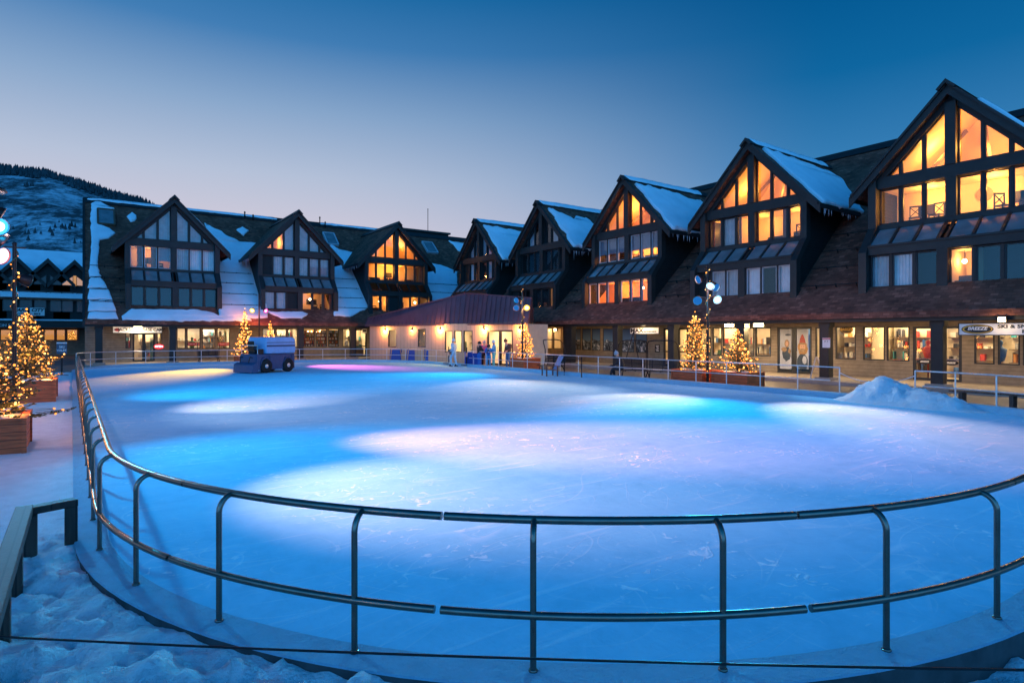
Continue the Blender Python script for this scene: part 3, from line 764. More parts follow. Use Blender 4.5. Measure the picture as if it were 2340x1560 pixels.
def main_roof(P, sa, sb, bays, guards):
    mb = MB(); th = Vector((0, SL, 1)).normalized() * .18
    def slab(a, b, d0, d1):   # d0 > d1
        t = .18 / RN_.z
        mb.prism([(d0, roof_z(d0)), (d1, roof_z(d1)), (d1, roof_z(d1) - t), (d0, roof_z(d0) - t)], 'x', a, b, 0)
    cur = sa
    for s in sorted(bays):
        slab(cur, s - 2.85, 3.7, -7.3); slab(s - 2.85, s + 2.85, 3.7, 2.45); slab(s - 2.85, s + 2.85, -2.55, -7.3); cur = s + 2.85
    slab(cur, sb, 3.7, -7.3)
    t = .18 / RN_.z
    mb.prism([(-7.3, roof_z(-7.3)), (-18.3, 3.05), (-18.3, 3.05 - t), (-7.3, roof_z(-7.3) - t)], 'x', sa, sb, 0)
    mb.prism([(-7.75, 12.72), (-7.3, 13.2), (-6.85, 12.72), (-7.3, 13.05)], 'x', sa - .1, sb + .1, 1)
    for e in (sa, sb):
        a, b = sorted((e, e + (.16 if e == sa else -.16)))
        mb.prism([(3.5, 2.9), (3.5, 3.0), (-7.3, 12.7), (-18.1, 3.0), (-18.1, 2.9)], 'x', a + .02, b - .02, 2)
        mb.prism([(3.74, 3.12), (-7.3, 13.12), (-7.3, 12.6), (3.74, 2.62)], 'x', min(e, e + (-.14 if e == sa else .14)) , max(e, e + (-.14 if e == sa else .14)), 1)
    o = mb.build('roof', [M['shingle'], M['trim'], M['siding_dark']], P)
    segs = []; cur = sa + .3
    for s in sorted(bays): segs.append((cur, s - 3.1)); cur = s + 3.1
    segs.append((cur, sb - .3))
    for a, b in segs:
        if b - a < .5: continue
        for d in guards:
            mb = MB(); mb.tube([roof_pt(a, d, .16), roof_pt(b, d, .16)], .022, 5)
            for k in range(int((b - a) / .9) + 1):
                q = a + .2 + k * .9
                if q < b: mb.beam(roof_pt(q, d, 0), roof_pt(q, d - .03, .18), .04, .05)
            mb.build('snow_guard', M['black'], P)
    return o

GOODS = [mat('goods_%s' % n, c, .5, var=.1) for n, c in (('red', (.5, .05, .04)), ('blue', (.05, .15, .4)), ('black', (.03, .03, .035)), ('white', (.7, .68, .62)), ('orange', (.6, .25, .05)), ('green', (.08, .2, .1)), ('grey', (.25, .25, .26)), ('teal', (.05, .3, .35)))]
def goods_wall(parent, s0, s1, d0, depth, style, seed):
    """a run of stocked shelves"""
    r = random.Random(seed); mb = MB(); lv = r.choice([[.45, 1.0, 1.55], [.4, .95, 1.5, 2.0], [.8, 1.6]])
    if style == 'bottles': lv = [.75, 1.05, 1.35, 1.65, 1.95, 2.25]
    for z in lv: mb.box(s0, s1, d0, d0 + depth, z - .03, z, 8)
    mb.box(s0, s1, d0 - .03, d0 - .005, .1, 2.5, 8 if style == 'bottles' else 9)
    for z in lv:
        s = s0 + .05
        while s < s1 - .1:
            if style == 'bottles':
                w = r.uniform(.06, .09); h = r.uniform(.17, .24); m = r.choice([2, 3, 4, 5, 3, 0, 3])
                mb.lathe([(w * .45, 0), (w * .45, h * .62), (w * .17, h * .78), (w * .17, h)], (s + w / 2, d0 + depth * .7, z), 6, m); s += w * 1.25
            elif style == 'clothes':
                w = r.uniform(.03, .09); h = r.uniform(.25, .42); m = r.choice([0, 1, 2, 2, 3, 3, 4, 6, 6, 7]); mb.box(s, s + w, d0 + .05, d0 + depth - r.uniform(0, .1), z, z + h, m); s += w + r.choice([.01, .02, .03, .4])
            else:
                w = r.uniform(.07, .24); h = r.uniform(.08, .3); m = r.choice([0, 1, 2, 3, 3, 4, 6, 3, 2]); mb.box(s, s + w, d0 + .05, d0 + depth - r.uniform(0, .15), z, z + h, m); s += w + r.uniform(.02, .45)
    return mb.build('merchandise', GOODS + [M['shopwood'], M['shopwall']], parent)

def storefront(P, pl, items, wall_rng, shops, wallmat):
    """wall with openings at d = 0, its windows and doors, lit shop rooms behind"""
    ops = []
    for it in items:
        kind, (x0, x1, y0, y1) = it[0], it[1]
        s0, s1, z0, z1 = pl.rect(x0, x1, y0, y1)
        if kind == 'door': z0 = .115
        ops.append((s0, s1, max(.115, z0), min(2.62, z1), kind, it[2] if len(it) > 2 else {}))
    ops.sort(); mb = MB(); cur = wall_rng[0]
    for s0, s1, z0, z1, kind, k in ops:
        if s0 > cur + .005: mb.box(cur, s0, -.14, 0, .1, 2.86)
        a = max(s0, cur)
        if s1 <= a: continue
        if z0 > .13: mb.box(a, s1, -.14, 0, .1, z0)
        mb.box(a, s1, -.14, 0, z1, 2.86); cur = s1
    if cur < wall_rng[1]: mb.box(cur, wall_rng[1], -.14, 0, .1, 2.86)
    mb.build('ground_floor_wall', wallmat, P)
    for s0, s1, z0, z1, kind, k in ops:
        if kind == 'door':
            n = k.get('n', 1); w = (s1 - s0) / n
            for q in range(n):
                a = s0 + w * q; b = a + w
                o = window(P, [(a, z0), (b, z0), (b, z1), (a, z1)], -.06, M['frame_dark'], k.get('glass', M['shopglass']), .11, 'door')
                c = MB(); c.box(a + .1, b - .1, -.10, -.02, 1.0, 1.08) if k.get('bar', True) else None
                hs = b - .15 if q == 0 else a + .15
                c.tube([(hs, -.0, .95), (hs, .05, .95), (hs, .05, 1.3), (hs, 0, 1.3)], .014, 6)
                c.build('handle', M['steel'], o)
        else:
            o = window(P, [(s0, z0), (s1, z0), (s1, z1), (s0, z1)], -.05, k.get('fr', M['frame_dark']), k.get('glass', M['shopglass']), .055, 'shop_window')
        if k.get('mural'):
            c = MB(); c.box(s0 + .03, s1 - .03, -.03, -.022, z0 + .05, z1 - .05); c.build('printed_film', M['mural'], o)
    for (xa, xb, style, W, seed, col) in shops:
        a, b = sorted((pl.px(xa, 780)[0], pl.px(xb, 780)[0]))
        mb = MB(); D = -3.2
        mb.add([(a, -.15, .1), (b, -.15, .1), (b, D, .1), (a, D, .1), (a, -.15, 2.8), (b, -.15, 2.8), (b, D, 2.8), (a, D, 2.8)], [(0, 1, 2, 3), (4, 7, 6, 5), (2, 6, 7, 3), (1, 5, 6, 2), (0, 3, 7, 4)], 0)
        k = 0
        while a + 1.2 + k * 2.4 < b - .3:
            mb.box(a + .9 + k * 2.4, a + 1.5 + k * 2.4, -1.7, -1.4, 2.74, 2.79, 1); k += 1
        rm = mb.build('shop_room', [M['shopwall'], M['sconce']], P, recalc=False)
        nl = max(1, round((b - a) / 3.2))
        for q in range(nl):
            c = a + (b - a) * (q + .5) / nl
            area('shop_light', (c, -1.5, 2.7), min(2.2, (b - a) / nl * .7), .8, col, 1.7 * W * (b - a) / nl, P)
        if style:
            if style == 'bottles': goods_wall(rm, a + .05, b - .05, -.55, .3, style, seed)
            else:
                r = random.Random(seed); s = a + .1; i = 0
                while s < b - .5:
                    w = min(b - .1 - s, r.uniform(1.2, 2.2)); goods_wall(rm, s, s + w, -3.1 if i % 2 else -2.2, .4, r.choice(['clothes', 'boxes', 'clothes']), seed + i); s += w + r.uniform(.2, .6); i += 1
                mb = MB()
                s = a + .4
                while s < b - .6:      # window displays: plinths, torsos, stacked boxes
                    kind = r.randrange(4)
                    if kind == 0:
                        mb.box(s, s + .5, -.8, -.4, .1, .75, 3); mb.box(s + .05, s + .4, -.75, -.45, .76, .95, r.randrange(8))
                    elif kind == 1:
                        m = r.randrange(8); mb.lathe([(.03, .1), (.03, .9), (.14, .95), (.2, 1.2), (.23, 1.42), (.1, 1.5), (.06, 1.56), (.09, 1.62), (.1, 1.72), (.04, 1.8)], (s + .25, -.6, .1), 10, m)
                    elif kind == 2:
                        for q in range(4): mb.box(s, s + .09, -.45 - q * .05, -.40 - q * .05, .15, r.uniform(1.5, 1.8), r.randrange(8)); s += .13
                    else:
                        mb.box(s, s + .7, -1.1, -.5, .1, .9, 8); mb.box(s + .1, s + .3, -.9, -.7, .9, 1.2, r.randrange(8)); mb.box(s + .35, s + .6, -.9, -.6, .9, 1.05, r.randrange(8))
                    s += r.uniform(.7, 1.5)
                mb.build('window_display', GOODS + [M['shopwood']], rm)

def arcade(P, sa, sb, pillars):
    mb = MB()
    mb.box(sa, sb, .0, 3.28, 2.862, 2.93, 0)
    mb.build('soffit', M['soffit'], P)
    mb = MB(); mb.box(sa, sb, 3.28, 3.52, 2.66, 2.98, 0); mb.box(sa, sb, 3.523, 3.68, 2.80, 3.0, 0); mb.box(sa, sb, 2.86, 3.26, 2.70, 2.858, 0)
    mb.build('fascia_beam', M['trim'], P)
    for s in pillars:
        mb = MB(); mb.box(s - .21, s + .21, 2.86, 3.28, .22, 2.70, 0); mb.box(s - .25, s + .25, 2.82, 3.276, 2.45, 2.697, 0); mb.box(s - .36, s + .36, 2.70, 3.42, .1, .22, 1)
        mb.build('pillar', [M['trim'], M['walk']], P, bevel=.015)
    ps = sorted(pillars)
    for a, b in zip([sa + .3] + ps, ps + [sb - .3]):
        if b - a < 1.2: continue
        mb = MB(); mb.box(a + .3, b - .3, 2.70, 2.75, 2.77, 2.80, 0)
        mb.build('strip_light', M['strip'], P)

M['awn_lit'] = NT('amber_awning').m
_t = M['awn_lit'].node_tree; _tr = _t.nodes.new('ShaderNodeBsdfTranslucent'); _tr.inputs[0].default_value = (.8, .45, .3, 1); _gl = _t.nodes.new('ShaderNodeBsdfGlossy'); _gl.inputs['Roughness'].default_value = .1
_mx = _t.nodes.new('ShaderNodeMixShader'); _mx.inputs[0].default_value = .12; _t.links.new(_tr.outputs[0], _mx.inputs[1]); _t.links.new(_gl.outputs[0], _mx.inputs[2]); _t.links.new(_mx.outputs[0], _t.nodes['Material Output'].inputs[0])

# ---- right lodge
LR = thing('lodge', 'long dark timber lodge with five tall gables along the right side', 'building', (30.2, 0, 0), rad(90))
RB = [9.5, 18.4, 27.3, 36.2, 45.1]
CFG_R = [
    dict(tri='LLLLLL', up='LLLLLL', lo='DDLDWC', W=1.65, col=(1, .46, .08)),
    dict(tri='LLLLLL', up='LMLOCO', lo='WDWCCB', fr='wl', W=1.0),
    dict(tri='LLLLLL', up='HHHHHH', lo='LLLLLL', fr='wl wu', W=1.3, lored=1, Wlo=1.2, col=(1, .36, .07)),
    dict(tri='CCDDCC', up='DDDDDD', lo='LDDDDB', fr='', W=.25),
    dict(tri='CCCCCC', up='WCDDWB', lo='DDDDDD', W=.4),
]
for k, (s, c) in enumerate(zip(RB, CFG_R)): bay(LR, s, c, None)
GD = [2.35, 1.35, .35, -.65]
main_roof(LR, -6, 59.6, RB, GD)
pillR = [PR.px(x, 800, 3.07)[0] for x in (2145, 1888, 1697, 1538, 1411, 1306)] + [31.5, -1.0]
arcade(LR, -6, 48.5, pillR)
shutG = dict(fr=M['frame_dark'])
storefront(LR, PR, [
    ('win', (2337, 2400, 742, 836)), ('win', (2280, 2331, 742, 834)), ('win', (2226, 2273, 743, 832)), ('door', (2086, 2198, 745, 866), dict(n=2)),
    ('win', (2026, 2078.5, 746, 825)), ('win', (1972, 2022, 746, 823)), ('win', (1909, 1956, 746, 821)), ('win', (1863, 1881, 748, 819)),
    ('door', (1776, 1855, 747, 857), dict(n=2, bar=False)), ('win', (1726, 1762, 748, 814)), ('win', (1706, 1723, 748, 814)),
    ('win', (1652, 1685, 748, 812)), ('win', (1628, 1649, 748, 812)), ('win', (1600, 1625, 748, 812)), ('door', (1549, 1572, 749, 842)),
    ('door', (1516, 1530, 750, 836)), ('win', (1452, 1479, 750, 806), dict(mural=1)), ('win', (1421, 1450, 750, 805), dict(mural=1)), ('win', (1378, 1401, 750, 802), dict(mural=1)), ('win', (1352, 1372, 750, 801), dict(mural=1)),
    ('win', (1330, 1350.5, 750, 800), dict(mural=1)), ('win', (1314, 1327.5, 750, 799), dict(mural=1)), ('win', (1287, 1298, 750, 797)), ('win', (1264, 1282, 748, 797)), ('win', (1246, 1261.5, 748, 797)), ('win', (1227, 1243.5, 748, 797)),
], (-6, 52.3), [(2400, 1990, 'clothes', 17, 11, (1, .72, .36)), (1988, 1862, 'boxes', 15, 23, (1, .74, .4)), (1760, 1545, 'clothes', 17, 31, (1, .70, .34)), (1532, 1490, None, 8, 3, (1, .72, .4)), (1300, 1225, None, 5, 41, (1, .6, .25))], M['siding_tan'])

# ---- far lodge
LF = thing('lodge', 'dark timber lodge with three gables and snowy roof valleys at the far end', 'building', (0, 52.3, 0), rad(180))
FB = [-5.45, -14.35, -23.2]
CFG_F = [   # states run right to left in the photograph (s = -x)
    dict(tri='CCCCCC', up='WWCHMM', lo='DDDDDD', fr='wu', W=.42, col=(1, .46, .18)),
    dict(tri='CCCCLL', up='CCCCCB', lo='OLLBCC', W=.8, Wlo=.7),
    dict(tri='LLLLLL', up='OLLLLL', lo='LLLBOL', awn='lit', W=.95, ball=True, lored=0),
]
for s, c in zip(FB, CFG_F): bay(LF, s, c, None)
main_roof(LF, -37, -.1, FB, GD)
pillF = [PF.px(x, 790, 3.07)[0] for x in (226, 394, 686, 806)] + [-9.9]
arcade(LF, -26.5, -.1, pillF)
storefront(LF, PF, [
    ('win', (286.5, 299, 761, 796)), ('door', (303, 354, 761, 822), dict(n=2, bar=False)), ('win', (359, 370.5, 761, 787)),
    ('win', (404, 424, 749, 796)), ('win', (427, 458, 749, 796)), ('win', (462, 492, 749, 796)), ('win', (496, 525.5, 749, 796)),
    ('win', (600, 628, 749, 794)), ('win', (631, 655, 749, 794)), ('win', (658, 680, 749, 794)),
    ('win', (693, 719, 749, 792)), ('win', (722, 747, 749, 792)), ('win', (750, 774, 749, 792)), ('win', (783, 800, 750, 792)), ('door', (812, 838, 752, 822), dict(n=1)),
], (-30, -.1), [(280, 376, 'boxes', 16, 51, (1, .80, .52)), (400, 528, 'clothes', 17, 61, (1, .84, .58)), (595, 684, 'boxes', 9, 71, (1, .85, .6)), (688, 778, 'bottles', 20, 81, (1, .74, .42)), (780, 845, 'boxes', 14, 91, (1, .76, .44))], M['siding_tan'])

# light fittings under the arcades
def flood(P, s, z, d, W, name='wall_lamp', col=(1, .66, .30), out=True):
    mb = MB(); w = .26 if W > 60 else .1; mb.box(s - w - .03, s + w + .03, d - .1, d + .05, z - .04, z + .16, 0); mb.box(s - w, s + w, d + .053, d + .085, z - .02, z + .14, 1); mb.beam((s, d - .05, z + .1), (s, d - .05, 2.86), .03, .03, 0)
    mb.build(name, [M['black'], M['sconce']], P)
    point('lamp_light', (s, d + .2, z + .0), col, W, .06, P)
for x, W in ((1668, 150), (1735, 150)):
    s, z = PR.px(x, 748, 2.6); flood(LR, s, 2.55, 2.6, W * 2)
s = PR.px(1465, 745, 3.0)[0]; flood(LR, s, 2.70, 2.85, 200); s = PR.px(2290, 738, 3.75)[0]; flood(LR, s, 2.60, 3.72, 24)
for x in (1235, 1247, 1270):
    s = PR.px(x, 752, .3)[0]; flood(LR, s, 2.42, .3, 26, 'wall_lamp', (1, .42, .1))
s = PF.px(315, 750, 2.6)[0]; flood(LF, s, 2.66, 2.55, 200, col=(1, .78, .5))
for P, lst in ((LR, [(4.5, 60), (10.5, 56), (16, 44), (22, 44), (31, 30), (40, 12)]), (LF, [(-2.5, 18), (-9, 26), (-13, 22), (-18, 26), (-22.5, 24)])):
    for s, W in lst: area('soffit_light', (s, 1.9, 2.84), 3.6, .3, (1, .66, .32), W * 1.8, P)

# roof snow
fR = lambda s, d, h: roof_pt(s, d, h)
def px_snow(P, pl, pts, th=.12, jit=.05): return snow_patch(P, fR, [roof_px(pl, *p) for p in pts], th, jit)
for poly in (
    [(208, 466), (216, 461), (232, 464), (262, 478), (228, 483), (223, 512), (252, 522), (262, 532), (250, 546), (228, 549), (224, 600), (226, 626), (234, 632), (203, 632), (209, 560), (207, 500)],
    [(206, 634.5), (230, 634.5), (246, 657.5), (200, 657.5)], [(204, 660), (248, 660), (257, 684), (201, 684)], [(204, 687), (258, 687), (265, 711), (202, 711)], [(204, 714), (264, 714), (271, 729), (200, 729)],
    [(291, 497), (301, 485), (312, 493), (309, 506), (297, 508)],
    [(466, 511), (500, 527), (522, 541), (548, 553), (592, 557), (606, 640), (612, 727), (500, 727), (500, 580)],
    [(540, 527), (553, 519), (569, 529), (556, 539)],
    [(752, 556), (775, 570), (800, 576), (836, 578), (846, 640), (850, 700), (800, 724), (764, 722), (764, 600)],
    [(975, 600), (1008, 606), (1044, 622), (1046, 694), (975, 694)],
    [(1025, 551), (1062, 556), (1060, 578), (1046, 573), (1036, 560)],
    [(280, 723), (301, 707), (400, 708), (452, 708), (489, 716), (502, 724), (570, 725), (575, 734), (400, 733.5), (280, 731)],
    [(611, 713), (690, 713), (704, 719), (690, 727), (642, 727), (628, 721)]):
    px_snow(LF, PF, poly)
snow_patch(LR, gable_fn(45.1, -1), [(1.5, .5), (1.65, 3.72), (-2.2, 3.72), (-5.3, 1.2), (-3.5, .75), (-1.0, .6)])
snow_patch(LR, gable_fn(36.2, -1), [(1.4, .5), (1.6, 3.72), (-1.6, 3.72), (-1.9, 2.9), (-2.6, 2.7), (-3.9, 1.9), (-3.5, 1.3), (-2.4, 1.5), (-2.0, .95), (-1.0, .9), (-.7, 1.2)], jit=.12)
snow_patch(LR, gable_fn(27.3, -1), [(1.4, .45), (1.65, 3.72), (-2.4, 3.72), (-4.9, 1.5), (-4.6, .8), (-3.2, .95), (-2.6, .55)], jit=.09)
snow_patch(LR, gable_fn(18.4, -1), [(1.35, .4), (1.65, 3.74), (-2.5, 3.74), (-5.4, 1.1), (-4.7, 1.1), (-4.4, .75), (-3.0, .6)], jit=.06)
snow_patch(LR, gable_fn(9.5, -1), [(1.85, .9), (1.85, 3.72), (-2.2, 3.72), (-4.0, 1.5), (-1, 1.0)], th=.16)
for s, a in ((-5.45, .8), (-14.35, .5), (-23.2, 1.6)):
    snow_patch(LF, gable_fn(s, -1), [(1.85, a), (1.88, 3.4), (-1.9, 3.6), (-3.5, 2.2), (-3.0, a + .4)], th=.14)
# snow along ridges and gable ridges
for P, a, b in ((LF, -15, -.3), (LF, -26, -19)):
    snow_patch(P, lambda s, d, h: Vector((s, d, 12.95 - abs(d + 7.3) * .6 + .2 + h)), [(a, -7.05), (b, -7.05), (b, -7.4), (a, -7.4)], .08, .05)
for s in RB[1:]:
    snow_patch(LR, lambda x, d, h, s=s: Vector((s + x, d, 12.33 - abs(x) * 1.0 + h)), [(-.02, 1.9), (-.3, 1.7), (-.3, -5.6), (.1, -5.8), (.12, 0)], .07, .03)
def icicles(P, s, d0, d1, n, seed):
    r = random.Random(seed); mb = MB()
    for k in range(n):
        d = r.uniform(d1, d0); h = r.uniform(.12, .5) * (1.6 if r.random() < .2 else 1); w = r.uniform(.015, .035)
        mb.lathe([(w, 0), (w * .6, -h * .5), (.002, -h)], (s, d, 8.18), 5)
    mb.build('icicles', M['ice_clear'], P)
M['ice_clear'] = mat('icicle_ice', (.6, .7, .8), .15, var=0, spec=.6)
for s, seed in ((45.1, 1), (36.2, 2), (27.3, 3), (18.4, 4)): icicles(LR, s - 3.74, 1.8, -2.2, 18, seed)
for s, seed in ((-14.35, 5), (-23.2, 6)): icicles(LF, s + 3.74, 1.8, -2.0, 16, seed)
# skylights, roof vents
def skylight(P, pl, x0, x1, y0, y1, fr):
    a = roof_px(pl, x0, y1); b = roof_px(pl, x1, y1); c = roof_px(pl, (x0 + x1) / 2, y0)
    s0, s1 = sorted((a[0], b[0])); d0, d1 = a[1], c[1]; mb = MB()
    q = lambda s, d, h: roof_pt(s, d, h)
    for (u0, v0, u1, v1) in ((s0, d0, s1, d0), (s1, d0, s1, d1), (s1, d1, s0, d1), (s0, d1, s0, d0)): mb.beam(q(u0, v0, .1), q(u1, v1, .1), .12, .22, 0, RN_)
    mb.face([q(s0, d0, .16), q(s1, d0, .16), q(s1, d1, .16), q(s0, d1, .16)], 1)
    return mb.build('skylight', [fr, M['awnglass']], P)
skylight(LF, PF, 224, 262, 482, 514, mat('skylight_timber', (.14, .07, .04), .6)); skylight(LF, PF, 748, 772, 536, 560, M['frame_white']); skylight(LF, PF, 977, 999, 557, 578, M['frame_white'])
for P, s, d, h, r in ((LF, -12.1, -7.0, .5, .05), (LF, -12.8, -6.9, .38, .05), (LF, -19, -7, .8, .05), (LF, -19.5, -6.9, .45, .05), (LR, 35, -7.1, .7, .05), (LR, 34.4, -7, .5, .05), (LR, 23.4, -6.6, 1.1, .32)):
    mb = MB(); z = roof_z(d); mb.lathe([(r, z - .3), (r, z + h), (r * 1.5, z + h), (r * 1.5, z + h + .1), (r * .5, z + h + .16)], (s, d, 0), 10)
    mb.build('roof_vent', M['black'], P)
mb = MB(); mb.box(-34.2, -28.6, -10.8, -8.3, 11.2, 13.55, 0); mb.box(-34.4, -28.4, -11, -8.1, 13.55, 13.75, 1); mb.build('rooftop_box', [M['siding_dark'], M['trim']], LF)
mb = MB(); mb.tube([(-32.2, -9.5, 13.7), (-32.2, -9.5, 16.4)], .035, 6); mb.ball((-32.2, -9.5, 16.45), .07, 0, 6); mb.build('antenna', M['black'], LF)
# ------------------------------------------------------------------ rink railings
ORD = ['first', 'second', 'third', 'fourth', 'fifth', 'sixth', 'seventh', 'eighth', 'ninth', 'tenth', 'eleventh', 'twelfth', 'thirteenth', 'fourteenth', 'fifteenth', 'sixteenth', 'seventeenth', 'eighteenth', 'nineteenth']
def near_panel(La, Lb, label):
    root = thing('steel_railing', label, 'railing', rp((La + Lb) / 2, .12, 0), 0, 'steel railing panels around the near end and left side of the rink')
    o = Vector(root.location); c = lambda p: p - o
    mb = MB(); mb.tube([c(p) for p in rpath(La + .009, Lb - .009, 0, .945, .12)], .028, 12, 0); mb.build('top_rail', M['steel'], root)
    mb = MB(); mb.tube([c(p) for p in rpath(La + .02, Lb - .02, .12, .378, .12)], .026, 12, 0); mb.build('middle_rail', M['steel'], root)
    for f in (.257, .756):
        L = La + (Lb - La) * f; mb = MB(); r = .115
        pts = [rp(L, .12, .0), rp(L, .12, .4), rp(L, .12, .945 - r)] + [rp(L, .12 - r * (1 - math.cos(a)), .945 - r + r * math.sin(a)) for a in [rad(q) for q in (15, 30, 45, 60, 75, 88)]]
        mb.tube([c(p) for p in pts], .021, 10, 0)
        mb.lathe([(.03, 0), (.03, .012), (.022, .02)], c(rp(L, .12, .028)), 10)
        mb.build('post', M['steel'], root)
    return root
PITCH = 2.36; LJ = L_NL + rad(22) * RN
for k in range(-15, 7):
    La = LJ + PITCH * k
    if k in (-1, 0, 1, 2, 3, 4, 5, 6):
        lab = {-1: 'curved steel railing panel at the near left bend, right of the short timber barrier', 0: 'curved steel railing panel lower left, just right of the near left bend', 1: 'steel railing panel front and centre at the near end of the rink', 2: 'steel railing panel at lower right, at the near end of the rink',
               3: 'steel railing panel at the right edge, rising along the near right bend', 4: 'steel railing panel one past the lower right one, outside the frame', 5: 'steel railing panel two past the lower right one, outside the frame', 6: 'steel railing panel ending the near side, outside the frame'}[k]
        if k > 3: continue
    else:
        n = -k - 2
        lab = 'steel railing panel on the snowy left side, ' + ('nearest the bend' if n == 0 else '%s from the near bend' % ORD[n])
    near_panel(La, La + PITCH, lab)

def long_rail(label, L0, L1, posts, zt, zm, tail=None):
    root = thing('railing', label, 'railing', rp((L0 + L1) / 2, .14, kerb_z((L0 + L1) / 2))); o = Vector(root.location); c = lambda p: p - o
    def P(a, b, z, st=.4): return [c(Vector((q.x, q.y, z))) for q in rpath(a, b, .14, 0, st)]
    mb = MB(); mb.tube(P(L0, L1, zt), .024, 8); mb.build('top_rail', M['galv'], root)
    mb = MB(); mb.tube(P(L0 + .3, L1 - .2, zm), .020, 8); mb.build('middle_rail', M['galv'], root)
    for L in posts:
        mb = MB(); q = rp(L, .14, 0); z0 = kerb_z(L); mb.tube([c(Vector((q.x, q.y, z0))), c(Vector((q.x, q.y, zt)))], .021, 8); mb.lathe([(.04, 0), (.04, .012)], c(Vector((q.x, q.y, z0))), 8); mb.build('post', M['galv'], root)
def Ly(y): return L_R + (y - (RY0 + RN))
long_rail('long galvanised railing along the right side, from snow pile to booth', Ly(10.05), Ly(34.0), [Ly(10.05 + 1.45 * k) for k in range(17)], 1.03, .58)
long_rail('short galvanised railing at right edge, beyond the snow pile, in front of the red-brown bench', L_NR + 4.2, Ly(7.8), [Ly(7.8 - 1.05 * k) for k in range(6)] , 1.03, .58)
Lg = Ly(36.6)
long_rail('galvanised railing curving around the far end of the rink, behind the ice resurfacer', Lg, LTOT - .6, [Lg + (LTOT - .6 - Lg) * k / 17 for k in range(18)], 1.0, .56)
for y, lab in ((34.1, 'dark hinge post of the rink gate, nearer to the group of skaters'), (36.5, 'dark gate post at the rink entrance, left of the pale blue skater')):
    p = rp(Ly(y), .12, .1); g = thing('gate_post', lab, 'post', p, 0, 'posts of the rink gate')
    mb = MB(); mb.tube([(0, 0, 0), (0, 0, 1.1)], .035, 8); mb.box(-.28, .28, -.28, .28, 0, .04); mb.ball((0, 0, 1.12), .05, 0, 8); mb.build('post', M['black'], g)
    mb = MB(); mb.box(-.06, .06, -.03, .03, .55, .8); mb.build('latch', M['galv'], g)

# rope across the gap by the snow pile
def sag(a, b, s, n=16): return [a.lerp(b, i / n) - Z * s * 4 * (i / n) * (1 - i / n) for i in range(n + 1)]
mb = MB(); mb.tube(sag(rp(Ly(10.05), .14, .86), rp(Ly(7.8), .14, .88), .28), .014, 6)
tag(mb.build('rope', M['galv']), 'pale rope sagging across the gap in the railing behind the snow pile', 'rope')

# ------------------------------------------------------------------ timber barrier and cable in the near left corner
bar = thing('timber_barrier', 'low weathered timber barrier in the snow at the lower left corner', 'fence', (-.45, 7.5, -.1))
def bb(name, a, b, w, h, par=bar):
    mb = MB(); o = Vector((-.45, 7.5, -.1)); mb.beam(Vector(a) - o, Vector(b) - o, w, h); return mb.build(name, M['darkwood'], par, bevel=.008)
bb('top_rail', (-.06, 7.68, .42), (-.50, 7.54, .42), .14, .07); bb('top_rail', (-.47, 7.62, .425), (-.47, 3.2, .425), .14, .075)
for p in ((-.10, 7.66), (-.42, 7.50), (-.47, 6.55), (-.47, 5.5), (-.47, 4.2)): bb('post', (p[0], p[1], -.35), (p[0], p[1], .385), .11, .11)
mb = MB(); mb.box(-.07, .07, -.07, .07, 0, .004); 
ca = Vector((-.44, 5.08, .20)); cb_ = on_z(2420, 1531, .27)
mb = MB(); mb.tube(sag(ca, cb_, .03, 24), .0075, 6); mb.tube([ca + Vector((-.1 + .09 * math.cos(a), 0, .04 + .09 * math.sin(a))) for a in [i * .52 for i in range(13)]], .009, 5)
tag(mb.build('cable', M['black']), 'thin black cable strung low across the foreground from the timber barrier', 'cable')

# ------------------------------------------------------------------ spruces with string lights, planters
def strand(mb, pts, br, q):
    """one cable with its bulbs: a tube that swells at every bulb"""
    n = 5; rings = []; fm = []
    for i, p in enumerate(pts):
        p = Vector(p); d = (Vector(pts[min(i + 1, len(pts) - 1)]) - Vector(pts[max(i - 1, 0)])).normalized(); a = d.orthogonal().normalized(); b = d.cross(a); r = br * q.choice((.6, .8, 1, 1, 1.35, 1.6))
        hot = 1 if q.random() < .3 else 0
        for k, (o, rr) in enumerate(((-1, .2), (-.5, .9), (.5, .9), (1, .2))):
            rings.append([p + d * o * r + (a * math.cos(6.2832 * j / n) + b * math.sin(6.2832 * j / n)) * rr * r for j in range(n)]); fm.append(hot if k < 3 else 2)
    o = len(mb.v); mb.v += [tuple(v) for g in rings for v in g]
    for i in range(len(rings) - 1):
        w = fm[i]
        for j in range(n): mb.f.append([o + i * n + j, o + i * n + (j + 1) % n, o + (i + 1) * n + (j + 1) % n, o + (i + 1) * n + j]); mb.m.append(w); mb.sm.append(False)
